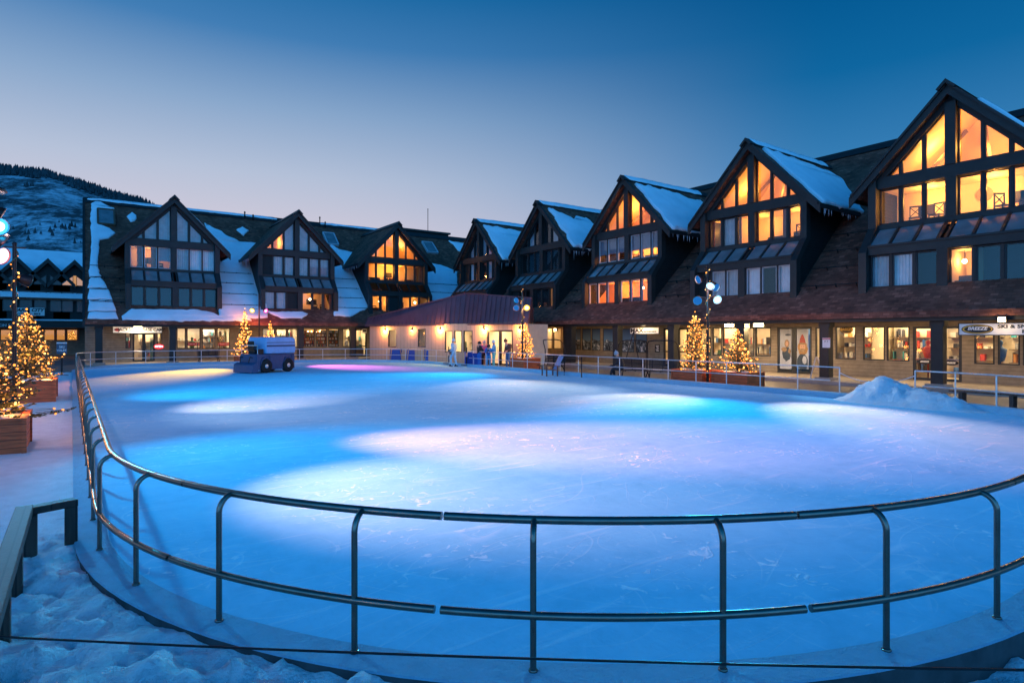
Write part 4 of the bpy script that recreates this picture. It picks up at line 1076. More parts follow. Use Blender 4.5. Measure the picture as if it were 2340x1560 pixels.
def spruce_meshes(h, r, seed, dens, bulbs, br):
    q = random.Random(seed); tr = MB(); tr.tube([(0, 0, -.25), (0, 0, h * .5), (0, 0, h * .98)], [.05 + h * .008, .035, .008], 7)
    cr = MB(); bl = MB(); tips = []
    nlev = int(h * 7 * dens ** .5)
    for i in range(nlev):
        f = (i + q.random() * .6) / nlev; z = .04 + f * .95 * h; R = r * (1 - f) ** .85 * (.70 + .42 * q.random()) + .05
        nb = max(4, int(9 * (1 - f * .6)))
        for b in range(nb):
            a = 2 * math.pi * (b + q.random() * .9) / nb + i * 1.3; L = R * q.uniform(.62, 1.16); dr = q.uniform(-.12, .22) - .15 * (1 - f)
            d = Vector((math.cos(a), math.sin(a), 0)); base = Vector((0, 0, z))
            pt = lambda t: base + d * L * t + Z * (dr * L * t + .22 * L * t * t)
            cr.tube([pt(0), pt(.5), pt(1)], [.012, .008, .003], 4, 1)
            tips += [pt(1), pt(.62), pt(.82), pt(.93)]
            n = max(5, int(L * 34 * dens))
            for k in range(n):
                t = q.uniform(.12, 1.04); p = pt(t); sd = d.cross(Z) * q.choice((-1, 1)); w = (.17 * (1.1 - t) + .055) * min(1, .5 + r)
                v = (sd * q.uniform(.5, 1) + d * q.uniform(.25, .9) + Z * q.uniform(-.35, .45)).normalized(); e = p + v * w * q.uniform(.6, 1.25)
                wd = v.cross(Vector((q.uniform(-1, 1), q.uniform(-1, 1), q.uniform(-1, 1)))).normalized() * q.uniform(.010, .020)
                cr.add([p - wd * .5, p + (e - p) * .45 - wd, e, p + (e - p) * .45 + wd], [(0, 1, 2, 3)], 0)
    P_ = []; bins = {}
    for p in tips:
        bins.setdefault(int(p.z / .11), []).append(p)
    want = bulbs / max(1, len(tips))
    for kz in sorted(bins):
        sel = [p for p in bins[kz] if q.random() < want * 1.1]
        for p in sorted(sel, key=lambda p: math.atan2(p.y, p.x)): P_.append(p * q.uniform(.86, 1.0) if False else Vector((p.x * q.uniform(.8, 1.02), p.y * q.uniform(.8, 1.02), max(.03, p.z + q.uniform(-.03, .03)))))
    for i in range(0):
        f = (i / bulbs) ** 1.0; f = 1 - (1 - f) ** .62; z = .05 + f * .97 * h + q.uniform(-.05, .05); a = i * 2 * math.pi / (3 + 16 * (1 - f) * min(1, r)) + q.uniform(-.12, .12); R = r * (1 - f) ** .85 * q.uniform(.66, 1.02) + .03
        P_.append((R * math.cos(a), R * math.sin(a), max(.02, z)))
    P_.append((0, 0, h + .04)); strand(bl, P_, br, q)
    return tr, cr, bl
def spruce(loc, h, r, seed, dens, bulbs, br, label, W):
    t = thing('spruce_tree', label, 'tree', loc, 0, 'small spruces wrapped in warm string lights'); tr, cr, bl = spruce_meshes(h, r, seed, dens, bulbs, br)
    tr.build('trunk', M['bark'], t); cr.build('crown', [M['needle'], M['bark']], t, recalc=False); bl.build('string_lights', [M['bulb'], M['bulb_hot'], M['wire']], t, recalc=False)
    for k in range(6):
        f = .1 + .13 * k; a = k * 2.4; R = r * (1 - f) * .62
        point('tree_glow', (R * math.cos(a), R * math.sin(a), h * f), (1, .38, .08), W * 3.0, .12, t)
    return t
def planter(loc, rz, w, d, h, label, snow=True):
    t = thing('planter', label, 'planter', loc, rz, 'boarded timber planters'); mb = MB(); th = .06
    mb.box(-w / 2, w / 2, -d / 2, -d / 2 + th, 0, h); mb.box(-w / 2, w / 2, d / 2 - th, d / 2, 0, h); mb.box(-w / 2, -w / 2 + th, -d / 2 + th, d / 2 - th, 0, h); mb.box(w / 2 - th, w / 2, -d / 2 + th, d / 2 - th, 0, h)
    for x in (-w / 2, w / 2):
        for y in (-d / 2, d / 2): mb.box(x - .035, x + .035, y - .035, y + .035, 0, h + .004)
    mb.build('box', M['planter'], t)
    mb = MB(); mb.box(-w / 2 - .04, w / 2 + .04, -d / 2 - .04, -d / 2 + .07, h + .006, h + .045); mb.box(-w / 2 - .04, w / 2 + .04, d / 2 - .07, d / 2 + .04, h + .006, h + .045); mb.box(-w / 2 - .04, -w / 2 + .07, -d / 2 + .072, d / 2 - .072, h + .006, h + .045); mb.box(w / 2 - .07, w / 2 + .04, -d / 2 + .072, d / 2 - .072, h + .006, h + .045)
    mb.build('rim', M['planter'], t)
    if snow:
        n = 14; vs = []
        for i in range(n + 1):
            for j in range(n + 1):
                x, y = -w / 2 + .065 + (w - .13) * i / n, -d / 2 + .065 + (d - .13) * j / n; e = min(i, j, n - i, n - j) / (n / 2)
                vs.append((x, y, h - .04 + .12 * min(1, e * 1.6) + noise.noise(Vector((x * 4 + loc[0], y * 4, 2))) * .05))
        mb = MB(); mb.add(vs, [(i * (n + 1) + j, (i + 1) * (n + 1) + j, (i + 1) * (n + 1) + j + 1, i * (n + 1) + j + 1) for i in range(n) for j in range(n)], 0, True); mb.build('snow', M['roof_snow'], t)
    return t
PLA = [((-1.62, 14.75, -.03), 0, 1.5, 1.5, .62, 'timber planter at the left edge, nearest the camera'),
       ((-1.62, 25.1, -.03), 0, 1.75, 1.9, .66, 'snowy timber planter at left beside the rink railing, second from the camera'),
       ((9.75, 47.75, -.05), 0, 1.3, .9, .55, 'small planter at the far end, left of the coloured lamp pole'), ((11.7, 47.75, -.05), 0, 1.3, .9, .55, 'small planter at the far end, behind the ice resurfacer'),
       ((21.65, 29.0, -.05), 0, 1.2, 1.3, .72, 'timber planter beside the booth, behind the right railing'),
       ((21.75, 16.75, -.05), 0, 1.15, 1.55, .62, 'timber planter behind the right railing, left of the blue lamp pole'), ((21.9, 14.75, -.05), 0, 1.15, 1.6, .62, 'timber planter behind the right railing, right of the blue lamp pole')]
for a in PLA: planter(*a)
spruce((-1.72, 14.85, .58), 2.3, 1.25, 1, 2.6, 560, .017, 'large lit spruce at the left edge of the photo, nearest the camera', 9)
spruce((-2.3, 19.2, .1), 2.6, .95, 2, 1.8, 240, .02, 'lit spruce at the left edge, half hidden between the two left planters', 9)
spruce((-1.50, 25.2, .62), 2.3, 1.05, 3, 2.0, 800, .021, 'lit spruce in the snowy planter beside the left railing', 12)
spruce((9.75, 47.75, .5), 3.5, .82, 4, .9, 380, .034, 'tallest lit spruce at the far end, left of the yellow lamp', 9)
spruce((11.55, 47.75, .5), 2.55, .70, 5, .9, 280, .034, 'shorter lit spruce at the far end, right of the magenta lamp', 8)
spruce((21.65, 29.0, .68), 2.05, .72, 6, 1.2, 360, .028, 'lit spruce beside the cream booth, under the yellow lamp', 8)
spruce((21.75, 16.75, .58), 2.5, .84, 7, 1.6, 520, .022, 'taller lit spruce behind the right railing, left of the blue lamp pole', 10)
spruce((21.9, 14.75, .58), 1.7, .92, 8, 1.6, 470, .022, 'shorter lit spruce behind the right railing, right of the blue lamp pole', 9)

# ------------------------------------------------------------------ lamp poles with coloured rink lights
def lamp_pole(loc, h, label, heads, wrap=False, hat=False):
    t = thing('lamp_pole', label, 'lamp pole', loc, 0, 'poles carrying coloured rink lights'); o = Vector(loc)
    mb = MB(); mb.tube([(0, 0, 0), (0, 0, h)], [.06, .05], 10); mb.lathe([(.16, 0), (.16, .03), (.08, .06), (.07, .2)], (0, 0, 0), 12); mb.ball((0, 0, h), .06, 0, 8); mb.build('pole', M['black'], t)
    if hat:
        mb = MB(); mb.lathe([(.0, .12), (.32, .06), (.36, 0), (.30, -.03), (.05, -.02)], (0, 0, h), 20); mb.tube([(0, 0, h - .3), (0, 0, h + .1)], .04, 8); mb.build('cap', M['black'], t)
    else:
        mb = MB(); mb.beam((-.25, 0, h - .1), (.25, 0, h - .1), .05, .03); mb.build('cross_arm', M['black'], t)
    for hp, target, col, em, W, ang, bl, core in heads:
        hp = Vector(hp); A = (Vector(target) - o - hp).normalized()
        rot = A.to_track_quat('Z', 'Y').to_matrix()
        mb = MB(); mb.lathe([(.05, -.26), (.11, -.22), (.15, -.1), (.18, .0), (.188, .05), (.175, .05), (.173, 0.0)], hp, 16, 0, rot)
        mb.tube([Vector((0, 0, hp.z + .08)), hp + Vector((0, 0, .2)), hp - A * .1], .016, 6)
        can = mb.build('lamp_head', M['black'], t)
        mb = MB(); mb.lathe([(.0, .03), (.10, .026), (.10, .018)], hp, 16, 1, rot); mb.lathe([(.10, .024), (.172, .016), (.172, .008)], hp, 20, 0, rot)
        mb.build('lens', [em, core] if core else [E_D, E_D], can)
        point('lamp_spill', o + hp + A * .3, col, (160 if core is C_Y else 60), .15)
        spot('rink_spot', o + hp + A * .12, target, col, W, ang, bl, .1)
    if wrap:
        mb = MB(); q = random.Random(h * 10); n = int(h * 16)
        strand(mb, [(.095 * math.cos(i * .62) + q.uniform(-.02, .02), .095 * math.sin(i * .62), .3 + (h - .35) * i / n) for i in range(0, n, 2) if q.random() < .8], .022, q)
        mb.build('string_lights', [M['bulb'], M['bulb_hot'], M['wire']], t, recalc=False)
        gl = MB(); pts = []
        for i in range(0, n): a = i * .62; pts.append((.078 * math.cos(a), .078 * math.sin(a), .3 + (h - .35) * i / n))
        gl.tube(pts, .018, 4); gl.build('garland', M['needle'], t)
    return t
C_B = emis('core_blue_white', (.75, .93, 1), 5); C_Y = emis('core_yellow', (1, .86, .42), 5); C_M = emis('core_pink', (1, .55, .85), 3); C_P = C_M; E_D = emis('dim_lens', (.02, .22, .75), .7); E_W = emis('lens_white', (.3, .72, 1), 2.4); E_B = emis('lens_blue', (.05, .40, 1), 2.2); E_Y = emis('lens_yellow', (1, .62, .06), 2.4); E_M = emis('lens_magenta', (1, .05, .42), 1.8); E_P = emis('lens_pink', (1, .5, .8), 4)
WH = (1, .46, .40); BL = (0, .52, 1); PK = (1, .25, .24); YE = (1, .27, .015); MG = (1, .09, .28)
K = 1.0
lamp_pole((-1.66, 16.6, -.05), 5.2, 'tall lamp pole at the left edge with white-blue and pink lamps', [
    ((.22, -.10, 4.45), (7.5, 4.6, 0), BL, E_B, 4500 * K, 80, 1.0, C_B), ((.24, 0, 3.85), (8.4, 8.8, 0), PK, E_P, 40000 * K, 23, 1.0, C_P), ((.22, .15, 4.2), (4.3, 19.7, 0), WH, E_W, 5200 * K, 29, .95, None), ((.2, .25, 4.75), (8.5, 18.0, 0), (1, .62, .60), E_W, 1700 * K, 72, 1.0, None)], hat=True)  # last head is an added wide fill to brighten the middle ice
lamp_pole((-1.75, 11.5, -.05), 5.2, 'lamp pole just outside the left edge, nearest the camera', [((.22, -.05, 4.3), (4.1, 7.4, 0), WH, E_W, 7000 * K, 33, 1.0, C_B)], hat=True)
lamp_pole((-1.55, 21.6, -.05), 4.7, 'light-wrapped lamp pole above the left spruce in the snowy planter', [((.28, .15, 3.7), (10, 27, 0), BL, E_B, 3500 * K, 80, 1.0, None)], wrap=True)
lamp_pole((10.75, 47.75, -.05), 5.2, 'lamp pole at the far end with one yellow and one magenta lamp', [
    ((-.5, -.05, 3.95), (4.6, 37.4, 0), YE, E_Y, 95000 * K, 21, 1.0, C_Y), ((.45, -.05, 3.95), (14.2, 38.4, 0), MG, E_M, 50000 * K, 23, 1.0, C_M)])
lamp_pole((21.15, 28.6, -.05), 5.0, 'lamp pole beside the booth with a bright yellow and a blue lamp', [
    ((.12, -.25, 3.75), (14.3, 18.6, 0), (1, .42, .19), E_Y, 10000 * K, 24, 1.0, C_Y), ((-.30, .22, 3.75), (14.2, 21.4, 0), WH, E_B, 10500 * K, 21, 1.0, None), ((-.2, .3, 4.2), (8, 26, 0), BL, E_B, 6000 * K, 80, 1.0, None)], wrap=True)
lamp_pole((21.35, 15.8, -.05), 5.05, 'lamp pole at right with two dazzling blue-white lamps above the spruces', [  # last two heads are added: middle-ice fill, then a light for the snow pile
    ((-.1, -.22, 4.2), (14.8, 13.6, 0), WH, E_W, 8000 * K, 29, 1.0, C_B), ((-.05, -.5, 3.62), (16.4, 7.4, 0), WH, E_W, 18500 * K, 24, 1.0, C_B), ((-.35, .25, 3.6), (6.5, 5.0, 0), BL, E_B, 14000 * K, 54, 1.0, None), ((-.2, .3, 4.5), (8.5, 19.5, 0), (1, .66, .64), E_B, 2400 * K, 70, 1.0, None), ((.12, -.3, 4.15), (20.3, 7.6, 0), (.42, .74, 1), E_W, 1500 * K, 44, 1.0, None)], wrap=True)

# ------------------------------------------------------------------ snow pile, bench
mb = MB(); n = 90; vs = []
c0 = Vector((21.35, 8.75))
def pile_h(x, y):
    a = math.exp(-((x - 20.75) / .8) ** 2 - ((y - 8.75) / .95) ** 2) * .82 + math.exp(-((x - 20.5) / .75) ** 2 - ((y - 7.2) / .8) ** 2) * .40 + math.exp(-((x - 20.2) / .6) ** 2 - ((y - 6.3) / .8) ** 2) * .13
    v = Vector((x, y, 4)); k = min(1, a * 3)
    return -.09 + a + k * (noise.noise(v * 2.2) * .10 + abs(noise.noise(v * 5)) * .10 + max(0, .4 - noise.voronoi(v * 4)[0][0]) * .22 + noise.noise(v * 13) * .03)
for i in range(n + 1):
    for j in range(n + 1):
        x, y = 18.6 + 4.3 * i / n, 4.2 + 7.6 * j / n
        vs.append((x, y, pile_h(x, y) - .12 * smooth(10.9, 11.8, y) - .12 * smooth(5.0, 4.4, y)))
mb.add(vs, [(i * (n + 1) + j, (i + 1) * (n + 1) + j, (i + 1) * (n + 1) + j + 1, i * (n + 1) + j + 1) for i in range(n) for j in range(n)], 0, True)
tag(mb.build('snow_pile', M['pile_snow']), 'heap of shovelled snow filling the gap in the right-hand railing', 'snow pile')
bt = thing('bench', 'low red-brown timber bench behind the railing at the right edge', 'bench', (22.25, 5.2, -.05), rad(90))
mb = MB()
for q in range(3): mb.box(-2.2, 2.2, -.22 + q * .15, -.09 + q * .15, .40, .45)
mb.build('seat', M['redwood'], bt)
for x in (-1.9, -.65, .65, 1.9):
    mb = MB(); mb.box(x - .05, x + .05, -.18, .18, 0, .398); mb.build('leg', M['redwood'], bt)

# ------------------------------------------------------------------ ticket booth
booth = thing('ticket_booth', 'cream panelled booth with a slanted purple-grey metal roof at the far right corner', 'booth', (0, 0, 0))
def V2(p): return Vector((p[0], p[1], 0))
BA, BC, BD = Vector((19.0, 46.6)), Vector((21.8, 34.56)), Vector((22.6, 30.0))
def nrm(a, b): d = (b - a).normalized(); n = Vector((d.y, -d.x)); return n if n.x < 0 else -n
PB1 = PL(BA, nrm(BA, BC)); PB2 = PL(BC, nrm(BC, BD))
def sub_empty(name, pl):
    e = bpy.data.objects.new(name, None); COL.objects.link(e); e.parent = booth; e.matrix_local = pl.M; return e
W1 = sub_empty('front_wall', PB1); W2 = sub_empty('door_wall', PB2)
s1 = (V2(BC) - V2(BA)).dot(PB1.s); s2 = (V2(BD) - V2(BC)).dot(PB2.s)
storefront(W1, PB1, [('win', (887, 905.5, 752, 793)), ('win', (955, 973, 751, 793)), ('win', (1016.5, 1034, 755, 805)), ('win', (1038, 1055, 755, 805)), ('win', (1059, 1080, 755, 805))], (min(0, s1), max(0, s1)), [(1010, 1086, 'boxes', 26, 15, (1, .72, .38)), (950, 980, None, 2, 3, (1, .7, .4)), (882, 910, None, 2, 3, (1, .7, .4))], M['cream'])
storefront(W2, PB2, [('door', (1113, 1172, 754, 838), dict(n=2, bar=False))], (min(0, s2), max(0, s2)), [(1108, 1176, None, 26, 15, (1, .72, .42))], M['cream'])
def flat(name, poly, z0, z1, m, par): mb = MB(); mb.prism(poly, 'z', z0, z1); return mb.build(name, m, par)
flat('base', [BA + Vector((.05, 0)), BC + Vector((.03, 0)), BD + Vector((.03, .03)), Vector((25.4, 33.4)), Vector((26.3, 46.6))], -.06, .098, M['walk'], booth)
mb = MB(); mb.prism([(22.62, 30.0), (25.4, 33.4), (25.3, 33.5), (22.62, 30.2)], 'z', .1, 2.86); mb.prism([(25.41, 33.42), (26.3, 46.6), (26.15, 46.6), (25.26, 33.5)], 'z', .1, 2.86); mb.box(19.05, 26.15, 46.6, 46.74, .1, 2.86); mb.build('back_wall', M['cream'], booth)
RA = BA + PB1.n.xy * .3 + Vector((-.05, .25)); RC = at_t(1058, 41.9).xy; RD = BD + PB2.n.xy * .35 + Vector((0, -.4))
bk = [Vector((25.6, 33.3)), Vector((26.6, 46.9))]
flat('eave_soffit', [RA, RC, RD] + bk, 2.865, 2.90, M['soffit'], booth)
mb = MB()
def clad(a, b, za, zb, inn):
    n = Vector(nrm(a, b)).to_3d(); a3, b3 = a.to_3d(), b.to_3d(); i = -n * inn
    p = [a3 + Z * 2.80, b3 + Z * 2.80, b3 + Z * zb + i, a3 + Z * za + i]; k = -n * .08
    mb.add(p + [q + k for q in p], [(0, 1, 2, 3), (7, 6, 5, 4), (0, 4, 5, 1), (1, 5, 6, 2), (2, 6, 7, 3), (3, 7, 4, 0)], 0)
    L = (b - a).length; m = int(L / .46)
    for q in range(m + 1):
        f = q / m; lo = p[0].lerp(p[1], f); hi = p[3].lerp(p[2], f); mb.beam(lo + n * .02, hi + n * .02, .035, .05, 0, n)
    mb.beam(p[3] + n * .01 + Z * .02, p[2] + n * .01 + Z * .02, .10, .08, 0)
    mb.beam(p[0] + n * .012, p[1] + n * .012, .04, .10, 0)
clad(RA, RC, 3.42, 4.98, .30); clad(RC, RD, 4.98, 4.35, .30)
top = [RA.to_3d() + Z * 3.38 + Vector((.3, 0, 0)), RC.to_3d() + Z * 4.94 + Vector((.3, 0, 0)), RD.to_3d() + Z * 4.31 + Vector((.3, 0, 0)), Vector((25.6, 33.3, 3.7)), Vector((26.6, 46.9, 3.2))]
mb.face([top[0], top[1], top[4]], 0); mb.face([top[1], top[2], top[3], top[4]], 0)
mb.face([top[2], top[3], Vector((25.6, 33.3, 2.9)), RD.to_3d() + Z * 2.9], 0); mb.face([top[4], top[0], RA.to_3d() + Z * 2.9, Vector((26.6, 46.9, 2.9))], 0)
mb.build('roof', M['seam'], booth)
def booth_lamp(pl, E, px, W):
    s, z = pl.px(px, 748, .1); mb = MB(); mb.box(s - .05, s + .05, .002, .12, 2.42, 2.6, 0); mb.box(s - .04, s + .04, .03, .11, 2.39, 2.419, 1)
    mb.build('wall_lamp', [M['black'], M['sconce']], E); point('booth_lamp', (s, .22, 2.45), (1, .42, .10), W * 2.0, .05, E)
booth_lamp(PB1, W1, 878, 110); booth_lamp(PB1, W1, 940, 40); booth_lamp(PB1, W1, 1004, 110); booth_lamp(PB2, W2, 1104, 110)
booth_lamp(PB2, W2, 1186, 60)
# ------------------------------------------------------------------ lettering helper
RT = Matrix(((-1, 0, 0), (0, 0, 1), (0, 1, 0)))
def lettering(parent, body, s, d, z, size, m, align='CENTER', ext=.004, sx=1.0, shear=0.0, bold=0.0, name='lettering'):
    cu = bpy.data.curves.new(name, 'FONT'); cu.body = body; cu.size = size; cu.align_x = align; cu.align_y = 'CENTER'; cu.extrude = ext; cu.shear = shear; cu.offset = bold; cu.resolution_u = 3
    o = bpy.data.objects.new(name, cu); COL.objects.link(o)
    me = bpy.data.meshes.new_from_object(o.evaluated_get(bpy.context.evaluated_depsgraph_get())); COL.objects.unlink(o); bpy.data.objects.remove(o)
    me.materials.clear(); me.materials.append(m)
    o = bpy.data.objects.new(name, me); COL.objects.link(o); o.parent = parent
    o.matrix_local = Matrix.Translation((s, d, z)) @ RT.to_4x4() @ Matrix.Diagonal((sx, 1, 1, 1)); return o
def on_plane(pl, name, label, cat, s, d, z, group=None):
    p = pl.M @ Vector((s, d, z)); return thing(name, label, cat, p, math.atan2(pl.s.y, pl.s.x), group)
def ellipse(a, b, n=28): return [(a * math.cos(2 * math.pi * i / n), b * math.sin(2 * math.pi * i / n)) for i in range(n)]
def board(parent, w, h, m, d=0.0, th=.04, frame=None):
    mb = MB(); mb.box(-w / 2, w / 2, d - th, d, -h / 2, h / 2, 0); o = mb.build('board', m, parent)
    if frame:
        mb = MB(); f = .03
        for a in ((-w / 2 - f, w / 2 + f, h / 2, h / 2 + f), (-w / 2 - f, w / 2 + f, -h / 2 - f, -h / 2), (-w / 2 - f, -w / 2, -h / 2, h / 2), (w / 2, w / 2 + f, -h / 2, h / 2)): mb.box(a[0], a[1], d - th - .01, d + .012, a[2], a[3])
        mb.build('frame', frame, parent)
    return o
def rods(parent, xs, z0, z1, d=-.02):
    for x in xs: mb = MB(); mb.tube([(x, d, z0), (x, d, z1)], .012, 6); mb.build('hanger', M['black'], parent)

# ---- signs on the right lodge
s0, z1 = PR.px(2192, 740, 3.42); z0 = PR.px(2192, 764.5, 3.42)[1]; W_ = 4.6; hh = z1 - z0
g = on_plane(PR, 'shop_sign', 'white ski rental sign with a black oval logo hanging at the right edge', 'sign', s0 - W_ / 2, 3.42, (z0 + z1) / 2)
board(g, W_, hh, M['sign_white'], 0, .06, M['black']); rods(g, (-1.9, 1.9), hh / 2, 2.70 - (z0 + z1) / 2, -.03)
ox = W_ / 2 - .56
mb = MB(); mb.prism([(ox + p[0], p[1]) for p in ellipse(.49, hh * .44)], 'y', .001, .012, 0); mb.prism([(ox + p[0], p[1]) for p in ellipse(.455, hh * .375)], 'y', .012, .016, 1); mb.prism([(ox - .015 + p[0] * .97, p[1] * .95) for p in ellipse(.43, hh * .34)], 'y', .016, .020, 0)
mb.build('logo', [M['ink'], M['yellow']], g)
lettering(g, 'BREEZE', ox, .022, .02, .165, M['sign_white'], shear=.25, bold=.005, sx=1.08)
lettering(g, 'SKI & SNOWBOARD', W_ / 2 - 1.16, .003, .09, .17, M['ink'], 'LEFT', sx=1.3, bold=.006); lettering(g, 'RENTALS', W_ / 2 - 1.85, .003, -.09, .17, M['ink'], 'LEFT', sx=1.3, bold=.006)
def oval(pl, px, py, w, h, d, label, ink, txt):
    s, z = pl.px(px, py, d); g = on_plane(pl, 'window_sign', label, 'sign', s, d, z, None)
    mb = MB(); mb.prism(ellipse(w / 2, h / 2), 'y', 0, .012, 0); mb.prism(ellipse(w / 2 * .9, h / 2 * .84), 'y', .012, .015, 1); mb.prism(ellipse(w / 2 * .86, h / 2 * .76), 'y', .015, .018, 0); mb.build('board', [M['ink'], ink], g)
    lettering(g, 'BREEZE', 0, .019, 0, h * .42, txt, shear=.25, sx=1.05, bold=.004); return g
oval(PR, 1934, 753, .62, .40, -.02, 'dark oval logo sign hanging in the window by the notice pillar', M['yellow'], M['yellow'])
oval(PR, 2113, 826, .62, .22, .02, 'dark oval logo decal on the left leaf of the rental shop doors', M['ink'], M['sign_white']); oval(PR, 2173, 829, .56, .22, .02, 'dark oval logo decal on the right leaf of the rental shop doors', M['ink'], M['sign_white'])
sA, zA = PR.px(1472, 755.5, 2.6)
g = on_plane(PR, 'shop_sign', 'white snowboard shop sign hanging under the arcade below a bright lamp', 'sign', sA, 2.6, zA); w = abs(PR.px(1440, 755, 2.6)[0] - PR.px(1505, 755, 2.6)[0])
board(g, w, .34, M['sign_white'], 0, .05, M['frame_dark']); rods(g, (-w * .4, w * .4), .17, 2.86 - zA)
lettering(g, 'MAX', w * .26, .004, 0, .36, M['ink'], sx=1.35, bold=.012); lettering(g, 'SNOWBOARDS', -w * .2, .004, -.06, .13, M['ink'], sx=1.1, bold=.005)
s, z = PR.px(1888, 783, 3.3); g = on_plane(PR, 'notice', 'white caution notice with a red heading on the arcade pillar', 'notice', s, 3.285, z); board(g, .34, .44, M['sign_white'], .012, .011)
mb = MB(); mb.box(-.16, .16, .0125, .015, .14, .21); mb.build('heading', M['red'], g); lettering(g, 'NOTICE', 0, .016, .175, .07, M['sign_white'])
for q, t in enumerate(('P 7', '- - - - -', '- - - - -')): lettering(g, t, 0, .014, .05 - q * .09, (.12, .06, .06)[q], M['ink'])
s, z = PR.px(1502, 796, .02); g = on_plane(PR, 'poster', 'small dark poster beside the snowboard shop entrance', 'poster', s, .02, z); board(g, .40, .50, M['ink'], 0, .015)
mb = MB()
for q in range(5): mb.box(-.13 + .03 * (q % 2), .12 - .04 * (q % 3), .001, .004, .15 - q * .08, .19 - q * .08)
mb.build('print', M['sign_white'], g)

# printed posters on the closed double door
M['skyprint'] = mat('poster_grey_print', (.32, .36, .44), .4, var=.25, vs=1.5); M['skin'] = mat('skin', (.50, .30, .21), .55, var=.05); M['blond'] = mat('blond_hair', (.30, .17, .07), .7, var=.4, vs=20); M['printred'] = mat('print_red', (.30, .05, .04), .5, var=.3, vs=14)
M['navyprint'] = mat('print_navy', (.03, .05, .08), .4, var=.3, vs=6); M['printfur'] = mat('print_fur', (.25, .17, .10), .6, var=.3, vs=12)
def blob(cx, cz, a, b, n=18, j=.12, seed=1): 
    q = random.Random(seed); return [(cx + a * math.cos(2 * math.pi * i / n) * q.uniform(1 - j, 1 + j), cz + b * math.sin(2 * math.pi * i / n) * q.uniform(1 - j, 1 + j)) for i in range(n)]
for (x0, x1, lab, big) in ((1781.5, 1810, 'door poster of a climber in a hooded jacket with heavy gloves', 0), (1820, 1849, 'door poster of a face with a red knit hat and blond hair', 1)):
    a, b, za, zb = PR.rect(x0, x1, 752, 842.5, -.05); g = on_plane(PR, 'poster', lab, 'poster', (a + b) / 2, -.04, (za + zb) / 2); w, h = b - a - .05, zb - za
    board(g, w, h, M['skyprint'], 0, .008)
    sh = []
    if big: sh = [(blob(0, .02, .30, .36, seed=2), 'blond'), (blob(0, .10, .17, .21, j=.03), 'skin'), (blob(0, -.10, .20, .11, seed=6), 'blond'), ([(-.2, .30), (.2, .28), (.13, .52), (.02, .74), (-.06, .72), (-.16, .5)], 'printred'), (blob(0, .27, .23, .05, j=.03), 'printfur'), (blob(0, -.66, .34, .42, seed=3), 'navyprint'), (blob(.12, -.55, .14, .2, seed=8), 'skyprint'), (blob(-.06, .13, .03, .014, j=.02), 'ink'), (blob(.07, .13, .03, .014, j=.02), 'ink'), (blob(0, -.06, .19, .09, seed=7), 'printfur')]
    else: sh = [(blob(.05, -.25, .25, .38, seed=4), 'navyprint'), (blob(-.15, -.78, .16, .3, seed=5), 'skyprint'), (blob(.08, .28, .15, .2, seed=9), 'printfur'), (blob(.08, .27, .085, .12, j=.03), 'skin'), (blob(-.1, -.02, .17, .12, seed=11), 'printfur'), (blob(.24, -.1, .10, .12, seed=12), 'printfur'), (blob(.15, .72, .18, .05, j=.0, seed=1), 'navyprint')]
    for q, (poly, mn) in enumerate(sh):
        sc = w / .72; mb = MB(); mb.prism([(max(-w / 2, min(w / 2, -p[0] * sc)), max(-h / 2, min(h / 2, p[1] * h / 2.0))) for p in poly], 'y', .001 + q * .0015, .0022 + q * .0015); mb.build('print', M[mn], g)

def chair_at(s, d, z, rz):
    mb = MB(LRM @ Matrix.Rotation(rz, 4, 'Z')) if False else MB(Matrix.Translation((s, d, z)) @ Matrix.Rotation(rz, 4, 'Z'))
    mb.box(-.22, .22, -.2, .2, .42, .46)
    for x in (-.2, .2):
        for y in (-.18, .18): mb.box(x - .02, x + .02, y - .02, y + .02, 0, .42)
        mb.box(x - .02, x + .02, -.2, -.16, .46, .98)
    mb.beam((-.2, -.18, .52), (.2, -.18, .92), .03, .03); mb.beam((.2, -.18, .52), (-.2, -.18, .92), .03, .03); mb.box(-.2, .2, -.2, -.16, .92, .98)
    mb.build('dining_chair', M['furn'], LR)
for s, rz in ((RB[0] + 1.55, .3), (RB[0] + .75, -.2), (RB[0] - 1.5, 1.0), (RB[1] - 2.2, .2)): chair_at(s, .95, 6.72, rz)
mb = MB(); mb.prism([(RB[0] - .55 + p[0], 7.95 + p[1]) for p in ellipse(.30, .30)], 'y', -.27, -.24); mb.build('wall_disc', M['cardboard'], LR)
mb = MB(); mb.tube([(RB[0] + .75, -.3, 9.0), (RB[0] + .75, -.3, 10.1), (RB[0] + .65, -.3, 10.2)], .02, 6); mb.lathe([(.03, .12), (.13, 0)], (RB[0] + .62, -.3, 10.1), 10); mb.build('floor_lamp', M['furn'], LR)
for b_ in RB[:3] + RB[:0]:
    for q in (-1.0, 1.25):
        mb = MB(); mb.beam((b_ + q, .6, 9.0), (b_ + q * .3, -1.2, 11.0), .10, .14); mb.build('roof_beam', M['shopwood'], LR)
